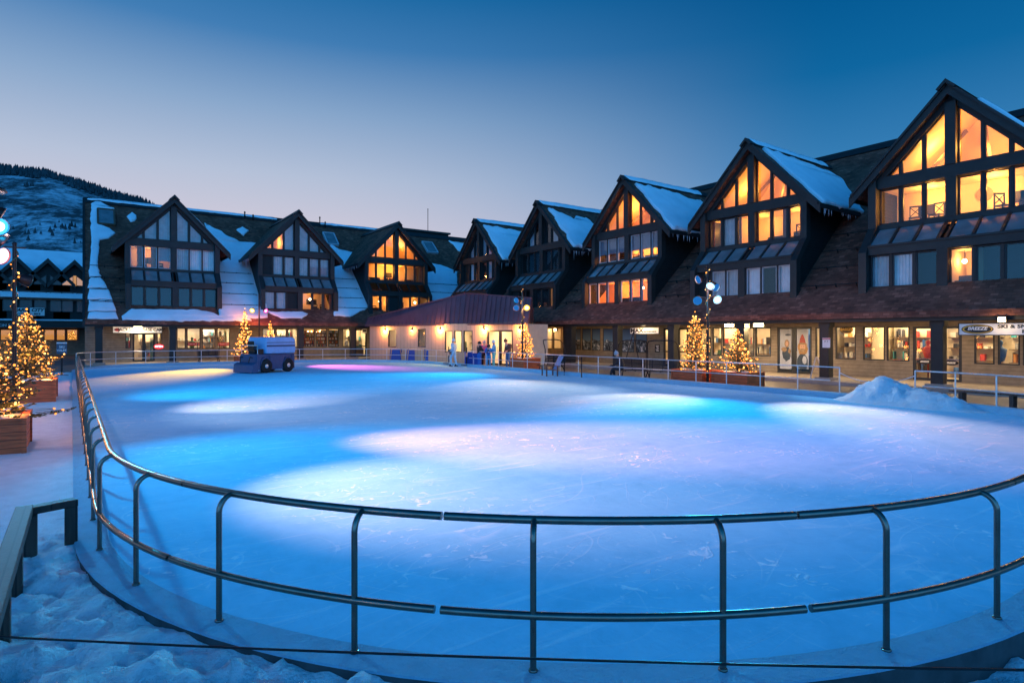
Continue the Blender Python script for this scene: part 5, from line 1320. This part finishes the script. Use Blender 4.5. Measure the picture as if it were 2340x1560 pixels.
# ---- signs on the far lodge
sA, zA = PF.px(315, 753.3, 2.2); w = abs(PF.px(259.5, 753, 2.2)[0] - PF.px(370.5, 753, 2.2)[0])
g = on_plane(PF, 'shop_sign', 'long white sign with black capitals over the far shop door, glaring under its lamp', 'sign', sA, 2.2, zA); board(g, w, .42, M['sign_white'], 0, .05, M['frame_dark']); rods(g, (-w * .4, w * .4), .21, 2.86 - zA)
lettering(g, "JACKSON'S BASE CAMP", -w * .085, .004, 0, .31, M['ink'], sx=.88, bold=.008)
mb = MB(); mb.prism([(w * .42 + p[0], p[1]) for p in ellipse(w * .055, .11)], 'y', .001, .006, 0); mb.box(w * .36, w * .475, .001, .008, -.03, .06, 1); mb.build('logo', [M['red'], M['ink']], g)
M['neon'] = emis('neon_red', (1, .03, .03), 2.2); M['neonw'] = emis('neon_white', (1, .8, .9), 2.5)
s, z = PF.px(363, 791.5, .05); g = on_plane(PF, 'neon_sign', 'glowing red oval OPEN sign beside the shop door', 'sign', s, .05, z)
mb = MB(); mb.prism(ellipse(.30, .15), 'y', -.03, 0); mb.build('board', M['navy'], g); mb = MB(); mb.tube([(p[0], .02, p[1]) for p in ellipse(.30, .15)], .028, 6, closed=True); mb.build('neon_tube', M['neon'], g); lettering(g, 'OPEN', 0, .012, 0, .2, M['neonw'], bold=.008)
s, z = PF.px(833, 756, .4); g = on_plane(PF, 'shop_sign', 'small white sign hanging by the last shop door next to the booth', 'sign', s, .4, z); board(g, .42, .38, M['sign_white'], 0, .03); mb = MB(); mb.box(-.16, .16, .001, .004, -.05, .1); mb.build('print', M['ink'], g); rods(g, (-.15, .15), .19, 2.86 - z)
for k, (x0, x1) in enumerate(((427, 458), (496, 525.5))):
    a, b, za, zb = PF.rect(x0, x1, 782, 790, -.02); g = on_plane(PF, 'window_banner', ('red banner across the second window of the shop with the red oval sign', 'red banner across the last window of the shop with the red oval sign')[k], 'banner', (a + b) / 2, -.01, (za + zb) / 2); board(g, b - a - .12, .24, M['red'], 0, .01); lettering(g, 'WINTER SALE', 0, .003, 0, .13, M['sign_white'])

# valet sign stand
q = at_t(141, 31.5, -.03); g = thing('sign_stand', 'blue SKI VALET sign on a black post beside the left railing', 'sign', q, rad(190))
mb = MB(); mb.box(-.26, .26, -.22, .22, 0, .04); mb.beam((0, 0, .04), (0, 0, 1.2), .07, .05); mb.build('post', M['black'], g)
mb = MB(); mb.box(-.22, .22, .0, .03, 1.15, 1.68); mb.build('board', mat('sign_slate', (.05, .10, .15), .5), g); mb = MB(); mb.box(-.22, .22, .0, .03, 1.682, 1.75); mb.build('header', M['sign_white'], g)
lettering(g, 'SKI', 0, .034, 1.50, .17, M['sign_white'], bold=.004); lettering(g, 'VALET', 0, .034, 1.32, .15, M['sign_white'], bold=.004)
# white sandwich board
q = on_z(1867, 862, .1); g = thing('sandwich_board', 'white folding sandwich board leaning by the arcade pillar', 'sign', (27.6, q.y * 27.6 / q.x, .1), rad(25))
for sg in (-1, 1): mb = MB(); mb.beam((0, sg * .28, 0), (0, sg * .03, 1.0), .03, .5, 0, (1, 0, 0)); mb.build('panel', M['sign_white'], g)

# ------------------------------------------------------------------ ice resurfacer
rs = thing('ice_resurfacer', 'pale blue and navy ice resurfacer driving at the far end of the rink', 'ice resurfacer', at_t(613, 34.2, 0), -TH + rad(58))
mb = MB(); mb.prism([(-1.85, .22), (1.60, .22), (1.80, .42), (1.80, 1.10), (-1.85, 1.10)], 'y', -.86, .86); mb.build('chassis', M['navy'], rs, bevel=.04)
mb = MB(); mb.prism([(-1.05, 1.12), (1.72, 1.12), (1.80, 1.35), (1.74, 1.98), (1.45, 2.08), (-.95, 2.08), (-1.05, 1.98)], 'y', -.98, .98); tk = mb.build('snow_tank', M['paleblue'], rs, bevel=.05)
for sg in (-1, 1):
    mb = MB(); a, b = sorted((sg * .982, sg * 1.0)); mb.box(-1.0, 1.7, a, b, 1.52, 1.62, 0); mb.box(-1.0, 1.7, a, b, 1.74, 1.78, 0); mb.build('stripe', M['navy'], tk)
mb = MB(); mb.box(1.79, 1.82, -.6, .6, 1.25, 1.8); mb.build('front_hatch', M['navy'], tk)
for x in (-1.05, 1.1):
    for sg in (-1, 1):
        mb = MB(); A = Matrix.Rotation(rad(90), 3, 'X'); mb.lathe([(.2, -.13), (.38, -.13), (.40, -.08), (.40, .08), (.38, .13), (.2, .13)], (x, sg * .80, .40), 20, 0, A); w = mb.build('wheel', M['rubber'], rs)
        mb = MB(); mb.lathe([(.05, -.135), (.19, -.125), (.19, .125), (.05, .135)], (x, sg * .80, .40), 14, 0, A); mb.build('rim', M['galv'], w)
mb = MB(); mb.prism([(-2.35, .04), (-1.82, .04), (-1.78, .5), (-2.0, .62), (-2.3, .5)], 'y', -1.05, 1.05); mb.build('conditioner', M['navy'], rs, bevel=.02)
mb = MB(); mb.box(-1.55, -1.15, -.35, .35, 1.11, 1.35); mb.prism([(-1.62, 1.3), (-1.5, 1.3), (-1.58, 1.85), (-1.68, 1.85)], 'y', -.33, .33); mb.build('seat', M['black'], rs, bevel=.03)
mb = MB(); mb.tube([(-1.15, 0, 1.12), (-1.22, 0, 1.5)], .03, 6); mb.lathe([(.2, -.012), (.215, 0), (.2, .012), (.185, 0)], (-1.24, 0, 1.52), 18, 0, Matrix.Rotation(rad(-20), 3, 'Y')); mb.build('steering_wheel', M['black'], rs)
for sg in (-1, 1):
    for x0, x1 in ((-.62, .68), (-1.84, -1.5), (1.5, 1.72)): mb = MB(); a, b = sorted((sg * .93, sg * .90)); mb.box(x0, x1, a, b, .2, 1.0); mb.build('side_skirt', M['navy'], rs)
    for x in (-1.05, 1.1): mb = MB(); a, b = sorted((sg * .98, sg * .88)); mb.prism([(x + .52 * math.cos(q * math.pi / 8), .42 + .52 * math.sin(q * math.pi / 8)) for q in range(9)] + [(x + .44 * math.cos(q * math.pi / 8), .42 + .44 * math.sin(q * math.pi / 8)) for q in range(8, -1, -1)], 'y', a, b); mb.build('mudguard', M['navy'], rs)
    mb = MB(); mb.tube([(-1.9, sg * .5, .9), (-2.1, sg * .5, .95), (-2.2, sg * .45, .6)], .035, 6); mb.build('hose', M['rubber'], rs)
mb = MB(); mb.lathe([(.07, 0), (.07, .12), (.02, .14)], (1.2, 0, 2.08), 10); mb.build('beacon', M['yellow'], rs)
mb = MB(); mb.box(-1.6, -1.2, -.88, -.80, 1.1, 1.4); mb.build('control_box', M['black'], rs)
for sg in (-1, 1): mb = MB(); mb.lathe([(.02, .03), (.09, .02), (.09, -.02)], (1.76, sg * .62, .86), 12, 0, Matrix.Rotation(rad(90), 3, 'Y')); mb.build('headlight', M['sign_white'], rs)
mb = MB(); mb.tube([(-1.72, -.85, 1.1), (-1.72, -.85, 1.6), (-1.72, .85, 1.6), (-1.72, .85, 1.1)], .025, 6); mb.build('guard_rail', M['galv'], rs)

for o in rs.children_recursive:      # short wheelbase: draw everything but the wheels in along its length
    if o.name.startswith(('wheel', 'rim')):
        for v in o.data.vertices: v.co.x -= math.copysign(.28, v.co.x)
    else:
        for v in o.data.vertices: v.co.x *= .76; v.co.y *= .92
rs.scale = (.9, .9, .95)
# ------------------------------------------------------------------ blue skating aids, bins, barrier posts
def skate_aid(px, t, rz, label):
    g = thing('skating_aid', label, 'skating aid', at_t(px, t, -.05), rz, 'blue skating aids by the booth'); mb = MB()
    mb.prism([(-.42, .08), (.42, .08), (.30, 1.0), (-.30, 1.0)], 'y', -.03, .03); mb.build('panel', M['blue'], g, bevel=.02)
    for sg in (-1, 1):
        mb = MB(); mb.tube([(sg * .50, -.45, .05), (sg * .46, -.1, .6), (sg * .40, .06, 1.0), (sg * .38, .16, 1.06), (sg * .36, .34, 1.04)], .032, 8); mb.tube([(sg * .5, -.5, .04), (sg * .5, .45, .04)], .035, 8); mb.build('side_frame', M['blue'], g)
    mb = MB(); mb.tube([(-.38, .2, 1.06), (.38, .2, 1.06)], .025, 8); mb.build('handlebar', M['galv'], g)
skate_aid(905, 46.2, rad(150), 'blue skating aid left of the three in front of the booth'); skate_aid(944, 45.2, rad(160), 'blue skating aid in the middle of the three in front of the booth'); skate_aid(984, 44.2, rad(140), 'blue skating aid right of the three, nearest the pale blue skater')
def bin_(px, t, h, w, label):
    g = thing('storage_bin', label, 'bin', at_t(px, t, -.05), rad(60), 'blue storage bins by the rink gate'); mb = MB(); mb.prism([(-w * .45, 0), (w * .45, 0), (w * .5, h), (-w * .5, h)], 'y', -.3, .3); mb.build('body', M['blue'], g, bevel=.02); mb = MB(); mb.box(-w * .53, w * .53, -.33, .33, h + .004, h + .06); mb.build('lid', M['blue'], g, bevel=.015)
bin_(1072, 40.2, .95, .6, 'tall blue storage bin right of the pale blue skater'); bin_(1090, 39.6, .9, 1.1, 'wide blue storage bin in front of the skaters at the booth')
for k, (px, t) in enumerate(((1290, 31.5), (1329, 29.9), (1265, 32.6))):
    g = thing('barrier_post', ('black belt barrier post between the deck chair and the pillar', 'black belt barrier post right of the pillar, nearest the mural windows', 'black belt barrier post furthest left, by the pub window')[k], 'barrier post', at_t(px, t, -.05), 0, 'black belt barrier posts')
    mb = MB(); mb.lathe([(.18, 0), (.18, .02), (.05, .05), (.028, .08), (.028, .98), (.04, .98), (.04, 1.05), (.01, 1.06)], (0, 0, 0), 14); mb.build('post', M['black'], g)
a, b, c = at_t(1290, 31.5, .92), at_t(1329, 29.9, .92), at_t(1265, 32.6, .92)
mb = MB(); mb.beam(a + (b - a) * .03, b - (b - a) * .03, .006, .05)
tag(mb.build('belt', M['black']), 'black belt stretched between the two barrier posts by the pillar', 'belt')
mb = MB(); mb.beam(c + (a - c) * .03, a - (a - c) * .03, .006, .05)
tag(mb.build('belt', M['black']), 'black belt running left from the deck chair toward the pub window', 'belt')

# ------------------------------------------------------------------ chairlift chairs used as benches, deck chair
def lift_chair(loc, rz, label, style=0):
    g = thing('chairlift_chair', label, 'chairlift chair', loc, rz, 'old chairlift chairs set out as benches'); w = .68
    for y0, y1, z0, z1, nm in ((-.30, .24, .44, .47, 'seat'), (-.34, -.46, .55, 1.0, 'backrest')):
        mb = MB()
        for k in range(5):
            f = (k + .5) / 5
            if nm == 'seat': mb.box(-w, w, y0 + .11 * k, y0 + .11 * k + .085, z0, z1)
            else: y = y0 + (y1 - y0) * f; z = z0 + (z1 - z0) * f; mb.beam((-w, y, z), (w, y, z), .03, .075)
        if nm == 'seat':
            for x in (-.5, 0, .5): mb.box(x - .02, x + .02, -.30, .26, .41, .439)
        else:
            for x in (-.5, 0, .5): mb.beam((x, -.30, .46), (x, -.49, 1.04), .04, .02)
        mb.build(nm, M['black'], g)
    for sg in (-1, 1):
        mb = MB(); x = sg * (w + .05); mb.tube([(x, .26, .46), (x, -.1, .42), (x, -.34, .48), (x * 1.02, -.42, .8), (x, -.38, 1.35), (x * .96, -.2, 1.72), (x * .85, -.1, 1.85)], .026, 8); mb.build('side_frame', M['black'], g)
        for y in (.18, -.32): mb = MB(); mb.tube([(sg * (w - .08), y, .43), (sg * (w + .02), y * 1.5, 0)], .028, 7); mb.build('leg', M['black'], g)
    mb = MB(); mb.tube([(-w * .9, -.1, 1.85), (-w * .5, -.08, 1.89), (w * .5, -.08, 1.89), (w * .9, -.1, 1.85)], .028, 8); mb.build('top_bar', M['black'], g)
    if style:
        mb = MB(); mb.tube([(-.05, -.1, 1.9), (-.02, -.12, 2.35)], .03, 8); mb.tube([(.32, -.3, .95), (0, -.12, 2.3)], .024, 7); mb.tube([(-.32, -.3, .95), (0, -.12, 2.3)], .024, 7); mb.build('hanger', M['black'], g)
    return g
lift_chair(at_t(1511, 28.2, -.05), rad(118), 'black chairlift chair with a rounded frame, nearest the right-hand spruces')
lift_chair(at_t(1449, 29.2, -.05), rad(150), 'black chairlift chair with crossing hanger bars beside the seated person', 1)
lift_chair(at_t(1258, 33.4, -.05), rad(100), 'black chairlift chair in front of the pub window, behind the deck chair')
lift_chair(at_t(478, 44.6, -.05), rad(180), 'black chairlift chair in front of lit shop windows on the far side')
g = thing('deck_chair', 'wooden deck chair with a pale blue slatted back behind the right railing', 'chair', at_t(1258, 31.0, -.05), rad(70))
mb = MB()
for k in range(5): mb.box(-.28, .28, -.22 + .11 * k, -.13 + .11 * k, .36, .38)
mb.build('seat', M['redwood'], g); mb = MB()
for k in range(5): mb.beam((-.24 + .12 * k, -.24, .34), (-.30 + .15 * k, -.58, 1.05), .10, .02, 0, (0, 1, 0))
mb.build('backrest', mat('deck_blue', (.07, .22, .42), .6), g)
for sg in (-1, 1):
    mb = MB(); mb.box(sg * .40 - .06, sg * .40 + .06, -.3, .4, .56, .585); mb.build('armrest', M['redwood'], g)
    for y in (-.25, .33): mb = MB(); mb.box(sg * .36 - .03, sg * .36 + .03, y - .03, y + .03, 0, .558); mb.build('leg', M['redwood'], g)

# ------------------------------------------------------------------ people
def person(label, loc, rz, joints, cols, hat=None, scale=1.0, skates=False, group=None):
    """one continuous skinned body; joints override the standing pose"""
    J = dict(pelvis=(0, 0, .93), belly=(0, .01, 1.10), chest=(0, .0, 1.32), neck=(0, .0, 1.47), head=(0, .02, 1.55), crown=(0, .02, 1.66))
    for sg, n in ((-1, 'l'), (1, 'r')):
        J.update({'hip' + n: (sg * .10, 0, .88), 'knee' + n: (sg * .11, .03, .48), 'ank' + n: (sg * .11, 0, .09), 'toe' + n: (sg * .12, .16, .04), 'sh' + n: (sg * .19, 0, 1.40), 'elb' + n: (sg * .25, -.02, 1.13), 'wri' + n: (sg * .24, .10, .90), 'palm' + n: (sg * .24, .13, .82)})
    J.update(joints)
    V = []; E = []; R = []; C = []; idx = {}
    def nd(name, p, r, parent=None, c=0):
        idx[name] = len(V); V.append(Vector(p)); R.append(r)
        if parent is not None: E.append((idx[parent], idx[name])); C.append(c)
    nd('pelvis', J['pelvis'], .15); nd('belly', J['belly'], .145, 'pelvis', 0); nd('chest', J['chest'], .165, 'belly', 0); nd('neck', J['neck'], .06, 'chest', 2); nd('head', J['head'], .088, 'neck', 2); nd('crown', J['crown'], .078, 'head', 2)
    for n in 'lr':
        nd('hip' + n, J['hip' + n], .105, 'pelvis', 1); nd('knee' + n, J['knee' + n], .075, 'hip' + n, 1); nd('ank' + n, J['ank' + n], .055, 'knee' + n, 1); nd('toe' + n, J['toe' + n], .045, 'ank' + n, 3)
        nd('sh' + n, J['sh' + n], .078, 'chest', 0); nd('elb' + n, J['elb' + n], .06, 'sh' + n, 0); nd('wri' + n, J['wri' + n], .042, 'elb' + n, 0); nd('palm' + n, J['palm' + n], .036, 'wri' + n, 3)
        w, p = Vector(J['wri' + n]), Vector(J['palm' + n]); d = (p - w).normalized(); sd = d.cross(Vector((1, 0, 0))); sd = sd.normalized() if sd.length > .1 else Vector((0, 1, 0)); inn = sd.cross(d).normalized()
        for k, (o, l) in enumerate(((-.027, .062), (-.009, .075), (.009, .07), (.026, .055))):
            b = p + sd * o + d * .02; nd('f%d%s' % (k, n), b + d * l * .5 + inn * .004, .0105, 'palm' + n, 3); nd('g%d%s' % (k, n), b + d * l * .95 + inn * .02, .009, 'f%d%s' % (k, n), 3)
        nd('th' + n, p - sd * .045 - d * .005, .012, 'palm' + n, 3); nd('ti' + n, p - sd * .058 + d * .03, .010, 'th' + n, 3)
    me = bpy.data.meshes.new('person'); me.from_pydata(V, E, []); o = bpy.data.objects.new('person', me); COL.objects.link(o)
    sk = o.modifiers.new('Skin', 'SKIN'); 
    for i, sv in enumerate(me.skin_vertices[0].data): sv.radius = (R[i], R[i]); sv.use_root = i == 0
    sb = o.modifiers.new('Subsurf', 'SUBSURF'); sb.levels = 2; sb.render_levels = 2
    m2 = bpy.data.meshes.new_from_object(o.evaluated_get(bpy.context.evaluated_depsgraph_get())); bpy.data.objects.remove(o)
    # face: brow, nose, chin, ears welded on as small forms of the head
    b = bmesh.new(); b.from_mesh(m2); hd = Vector(J['head']); cr = Vector(J['crown']); up = (cr - hd).normalized(); fw = Vector(J.get('face', (0, 1, 0))).normalized(); fw = (fw - up * fw.dot(up)).normalized(); rt = fw.cross(up)
    mid = hd.lerp(cr, .25)
    def bit(c, r, sc): bmesh.ops.create_uvsphere(b, u_segments=8, v_segments=6, radius=r, matrix=Matrix.Translation(c) @ Matrix.Diagonal((sc[0], sc[1], sc[2], 1)))
    bit(mid + fw * .092 - up * .005, .017, (1, 1.2, 1.5)); bit(mid + fw * .082 - up * .05, .018, (1.5, .6, .5))
    for sg in (-1, 1): bit(mid + rt * sg * .088, .024, (.5, .8, 1.3)); bit(mid + fw * .080 + rt * sg * .033 + up * .02, .011, (1.2, .7, .8))
    b.to_mesh(m2); b.free()
    for m in cols: m2.materials.append(m)
    segs = [(V[a], V[c], k) for (a, c), k in zip(E, C)]
    for f in m2.polygons:
        f.use_smooth = True; p = f.center; best = (9, 0)
        for a, c, k in segs:
            t = max(0, min(1, (p - a).dot(c - a) / max(1e-6, (c - a).length_squared))); dd = (p - a.lerp(c, t)).length
            if dd < best[0]: best = (dd, k)
        f.material_index = best[1]
    m2.name = 'person'; o = bpy.data.objects.new('person', m2); COL.objects.link(o); o.location = loc; o.rotation_euler = (0, 0, rz); o.scale = (scale,) * 3
    tag(o, label, 'person', group)
    if hat:
        A = Matrix((rt, fw, up)).transposed(); h = MB(); c = mid + up * .015
        h.lathe([(.104, -.0), (.108, .03), (.104, .07), (.085, .115), (.05, .14), (.01, .15)] if hat[1] == 'beanie' else [(.118, -.02), (.125, .04), (.118, .09), (.09, .135), (.04, .155), (.01, .16)], c, 14, 0, A)
        if hat[1] == 'beanie': h.lathe([(.110, -.02), (.113, .0), (.110, .025)], c, 14, 0, A); h.ball(c + up * .165, .03, 0, 8)
        else: h.lathe([(.122, .0), (.128, .012), (.122, .03)], c, 14, 0, A)
        h.build('hat' if hat[1] == 'beanie' else 'helmet', hat[0], o)
    if skates:
        for n in 'lr':
            a = Vector(J['ank' + n]); h = MB(); h.box(a.x - .01, a.x + .01, a.y - .1, a.y + .2, -.02, .03); h.build('skate_blade', M['steel'], o)
    return o
cl = lambda n, c: mat('cloth_' + n, c, .75, var=.2, vs=9)
pale = cl('pale_blue', (.32, .52, .66)); dk = cl('dark', (.015, .016, .02)); bl_ = cl('blue', (.02, .12, .42)); sky_ = cl('sky', (.06, .30, .58)); teal = cl('teal', (.10, .42, .42)); jean = cl('denim', (.06, .14, .28)); brn = cl('brown', (.06, .035, .03)); grey = cl('grey', (.3, .32, .35)); pink = cl('pink', (.55, .08, .18)); glove = cl('glove', (.03, .03, .035))
FC = -TH  # turn so that local x runs along the picture
person('skater in a pale blue jacket and trousers walking through the rink gate', at_t(1037, 39.4, .05), FC + rad(60), dict(kneel=(-.12, .16, .50), ankl=(-.12, .10, .10), toel=(-.12, .26, .06), kneer=(.10, -.02, .48), ankr=(.10, -.16, .11), toer=(.10, -.01, .05), elbl=(-.26, -.08, 1.13), wril=(-.25, .06, .92), palml=(-.25, .10, .85), face=(0, 1, -.1)), [pale, pale, M['skin'], glove], (pale, 'beanie'), 1.04, True)
person('person in a black jacket and helmet standing first in the group by the booth', at_t(1095, 38.6, -.05), FC + rad(-60), dict(elbl=(-.28, .12, 1.16), wril=(-.10, .28, 1.10), palml=(-.04, .33, 1.10), elbr=(.28, .12, 1.16), wrir=(.10, .30, 1.06), palmr=(.04, .35, 1.06)), [dk, bl_, M['skin'], glove], (dk, 'helmet'), 1.0)
person('person in a pink jacket half hidden behind the black helmet', at_t(1107, 39.6, -.05), FC + rad(170), {}, [pink, dk, M['skin'], glove], (grey, 'beanie'), 1.02)
person('child in a blue suit and dark helmet leaning on the rink railing', at_t(1116, 38.2, -.05), FC + rad(185), dict(belly=(0, .06, 1.08), chest=(0, .14, 1.28), neck=(0, .2, 1.42), head=(0, .24, 1.49), crown=(0, .26, 1.6), shl=(-.18, .14, 1.36), shr=(.18, .14, 1.36), elbl=(-.24, .3, 1.16), wril=(-.14, .48, 1.14), palml=(-.1, .56, 1.14), elbr=(.24, .3, 1.16), wrir=(.14, .48, 1.14), palmr=(.1, .56, 1.14)), [bl_, sky_, M['skin'], glove], (dk, 'helmet'), .92)
person('tall person in a sky blue jacket, pale hat and teal trousers', at_t(1129, 38.0, -.05), FC + rad(100), dict(elbl=(-.3, .1, 1.2), wril=(-.2, .3, 1.12), palml=(-.18, .37, 1.12), elbr=(.3, .05, 1.18), wrir=(.26, .22, 1.05), palmr=(.26, .29, 1.03)), [sky_, teal, M['skin'], glove], (pale, 'beanie'), 1.05)
person('person in a dark brown jacket and jeans at the booth door', at_t(1162, 37.6, -.05), FC + rad(140), dict(kneel=(-.16, .12, .5), ankl=(-.2, .02, .09), toel=(-.2, .17, .04), chest=(.05, .08, 1.3), neck=(.07, .12, 1.46), head=(.08, .15, 1.54), crown=(.08, .17, 1.65), elbl=(-.26, .14, 1.16), wril=(-.16, .3, 1.04), palml=(-.15, .36, 1.02)), [brn, jean, M['skin'], M['skin']], (brn, 'beanie'), 1.1)
person('person in black with a grey beanie sitting on the chairlift chair', at_t(1421, 29.0, -.05), FC + rad(75), dict(pelvis=(0, -.05, .52), belly=(0, .0, .70), chest=(0, .10, .92), neck=(0, .18, 1.06), head=(0, .23, 1.13), crown=(0, .26, 1.24), face=(0, 1, -.25), hipl=(-.11, 0, .50), hipr=(.11, 0, .50), kneel=(-.14, .42, .50), kneer=(.14, .40, .50), ankl=(-.14, .52, .10), toel=(-.14, .68, .04), ankr=(.15, .34, .10), toer=(.15, .50, .04), shl=(-.19, .10, 1.0), shr=(.19, .10, 1.0), elbl=(-.26, .22, .74), wril=(-.14, .40, .64), palml=(-.12, .47, .62), elbr=(.26, .22, .74), wrir=(.14, .40, .64), palmr=(.12, .47, .62)), [dk, dk, M['skin'], glove], (grey, 'beanie'), 1.05)

# ------------------------------------------------------------------ neighbouring lodge at far left
far = thing('lodge', 'low snow-roofed lodge with small pointed gables beyond the lit spruces at far left', 'building', (0, 74, 0), rad(180)); PN = PL((0, 74), (0, -1))
mb = MB(); mb.box(-1.5, 40, -10, 0, 2.75, 6.6, 0); mb.build('upper_wall', M['siding_dark'], far)
mb = MB(); mb.box(-1.5, 40, -10, -3.4, -.1, 2.74, 0); mb.build('ground_floor_wall', M['siding_tan'], far)
mb = MB(); mb.prism([(.9, 5.4), (.9, 5.55), (-6.5, 10.75), (-14, 5.55), (-14, 5.4), (-6.5, 10.5)], 'x', -1.8, 40, 0); mb.build('roof', M['shingle'], far)
mb = MB(); mb.prism([(1.0, 5.62), (1.0, 5.80), (-6.4, 10.98), (-6.4, 10.80)], 'x', -1.7, 40, 0); mb.build('roof_snow', M['roof_snow'], far)
mb = MB(); mb.box(-1.6, 40, .0, 1.4, 2.75, 3.4); mb.build('fascia_beam', M['trim'], far)
mb = MB(); mb.prism([(.1, 3.45), (1.5, 3.42), (1.5, 3.5), (.1, 3.62)], 'x', -1.6, 40); mb.build('ledge_snow', M['roof_snow'], far)
DP = mat('dark_pane', (.02, .03, .035), .15, spec=.5)
for k, px in enumerate((171, 110, 40, -40, -130)):
    s = PN.px(px, 700, .6)[0]; mb = MB(); mb.prism([(s - 1.7, 3.4), (s + 1.7, 3.4), (s + 1.7, 7.1), (s, 9.0), (s - 1.7, 7.1)], 'y', -3, .45, 0)
    for sg in (-1, 1): mb.prism([(s, 9.45), (s + sg * 2.15, 7.0), (s + sg * 2.15, 6.6), (s, 9.0)], 'y', -4.5, .95, 1)
    bd = mb.build('gable_bay', [M['siding_dark'], M['trim']], far)
    for sg in (-1, 1):
        a, b = sorted((s + sg * .12, s + sg * 1.1)); o = window(bd, [(a, 6.9), (b, 6.9), (b, 6.95 + (.95 if sg < 0 else .15)), (a, 6.95 + (.15 if sg < 0 else .95))], .5, M['frame_dark'], DP if k else M['glass'], .05)
        window(bd, [(a, 4.3), (b, 4.3), (b, 6.3), (a, 6.3)], .5, M['frame_dark'], DP, .06)
mb = MB(); s = PN.px(171, 700, .6)[0]; mb.prism([(s - 1.1, 6.9), (s + 1.1, 6.9), (s + .12, 7.9), (s - .12, 7.9)], 'y', .455, .47); mb.build('lit_pane_backing', emis('gable_glow', (1, .5, .22), .55), far)
for x0, x1 in ((0, 26), (30, 62), (100, 126), (128, 150), (152, 178)):
    a, b, za, zb = PN.rect(x0, x1, 752, 778, -3.35); o = window(far, [(a, za), (b, za), (b, zb), (a, zb)], -3.3, M['frame_dark'], M['shopglass'], .08, 'shop_window')
    mb = MB(); mb.box(a, b, -3.395, -3.38, za, zb); mb.build('lit_interior', emis('amber_shop_glow', (1, .40, .07), .6), o)
area('soffit_light', (8, -1.0, 2.7), 8, .6, (1, .66, .3), 120, far); area('soffit_light', (18, -1.0, 2.7), 8, .6, (1, .66, .3), 120, far)
for x0, x1, t1, t2, lab in ((34, 61, 'PARK', 'CITY', 'white sign half hidden behind the wrapped pole on the far left lodge'), (68, 102, 'CITY', 'BIKE', 'white sign right of the wrapped pole on the dark wall of the far left lodge')):
    a, b, za, zb = PN.rect(x0, x1, 703, 721, 1.45); g = on_plane(PN, 'shop_sign', lab, 'sign', (a + b) / 2, 1.46, (za + zb) / 2 ); board(g, b - a, zb - za, M['sign_white'], 0, .05, M['black'])
    lettering(g, t1, 0, .004, .14, .42, M['ink'], shear=.3, bold=.02); lettering(g, t2, 0, .004, -.22, .24, M['ink'], bold=.01)
a, b, za, zb = PN.rect(2, 45, 747, 753, 1.2); g = on_plane(PN, 'shop_sign', 'dark salon sign under the eave of the far left lodge', 'sign', (a + b) / 2, 1.41, 2.95); board(g, b - a, .42, M['ink'], .03, .03); lettering(g, 'SKIN SALON', 0, .034, 0, .36, M['sign_white'])

# warm lamp post behind the photographer: its glow is the orange line along the near rails
g = thing('lamp_post', 'warm globe lamp post out of frame, behind the photographer to the left', 'lamp post', (-6.5, 2.0, -.3)); mb = MB(); mb.tube([(0, 0, 0), (0, 0, 3.6)], .05, 10); mb.build('post', M['black'], g); mb = MB(); mb.ball((0, 0, 3.75), .17, 0, 14); mb.build('globe', emis('globe', (1, .52, .2), 30), g)
point('lamp_light', (-6.5, 2.0, 3.45), (1, .40, .14), 430, .17)
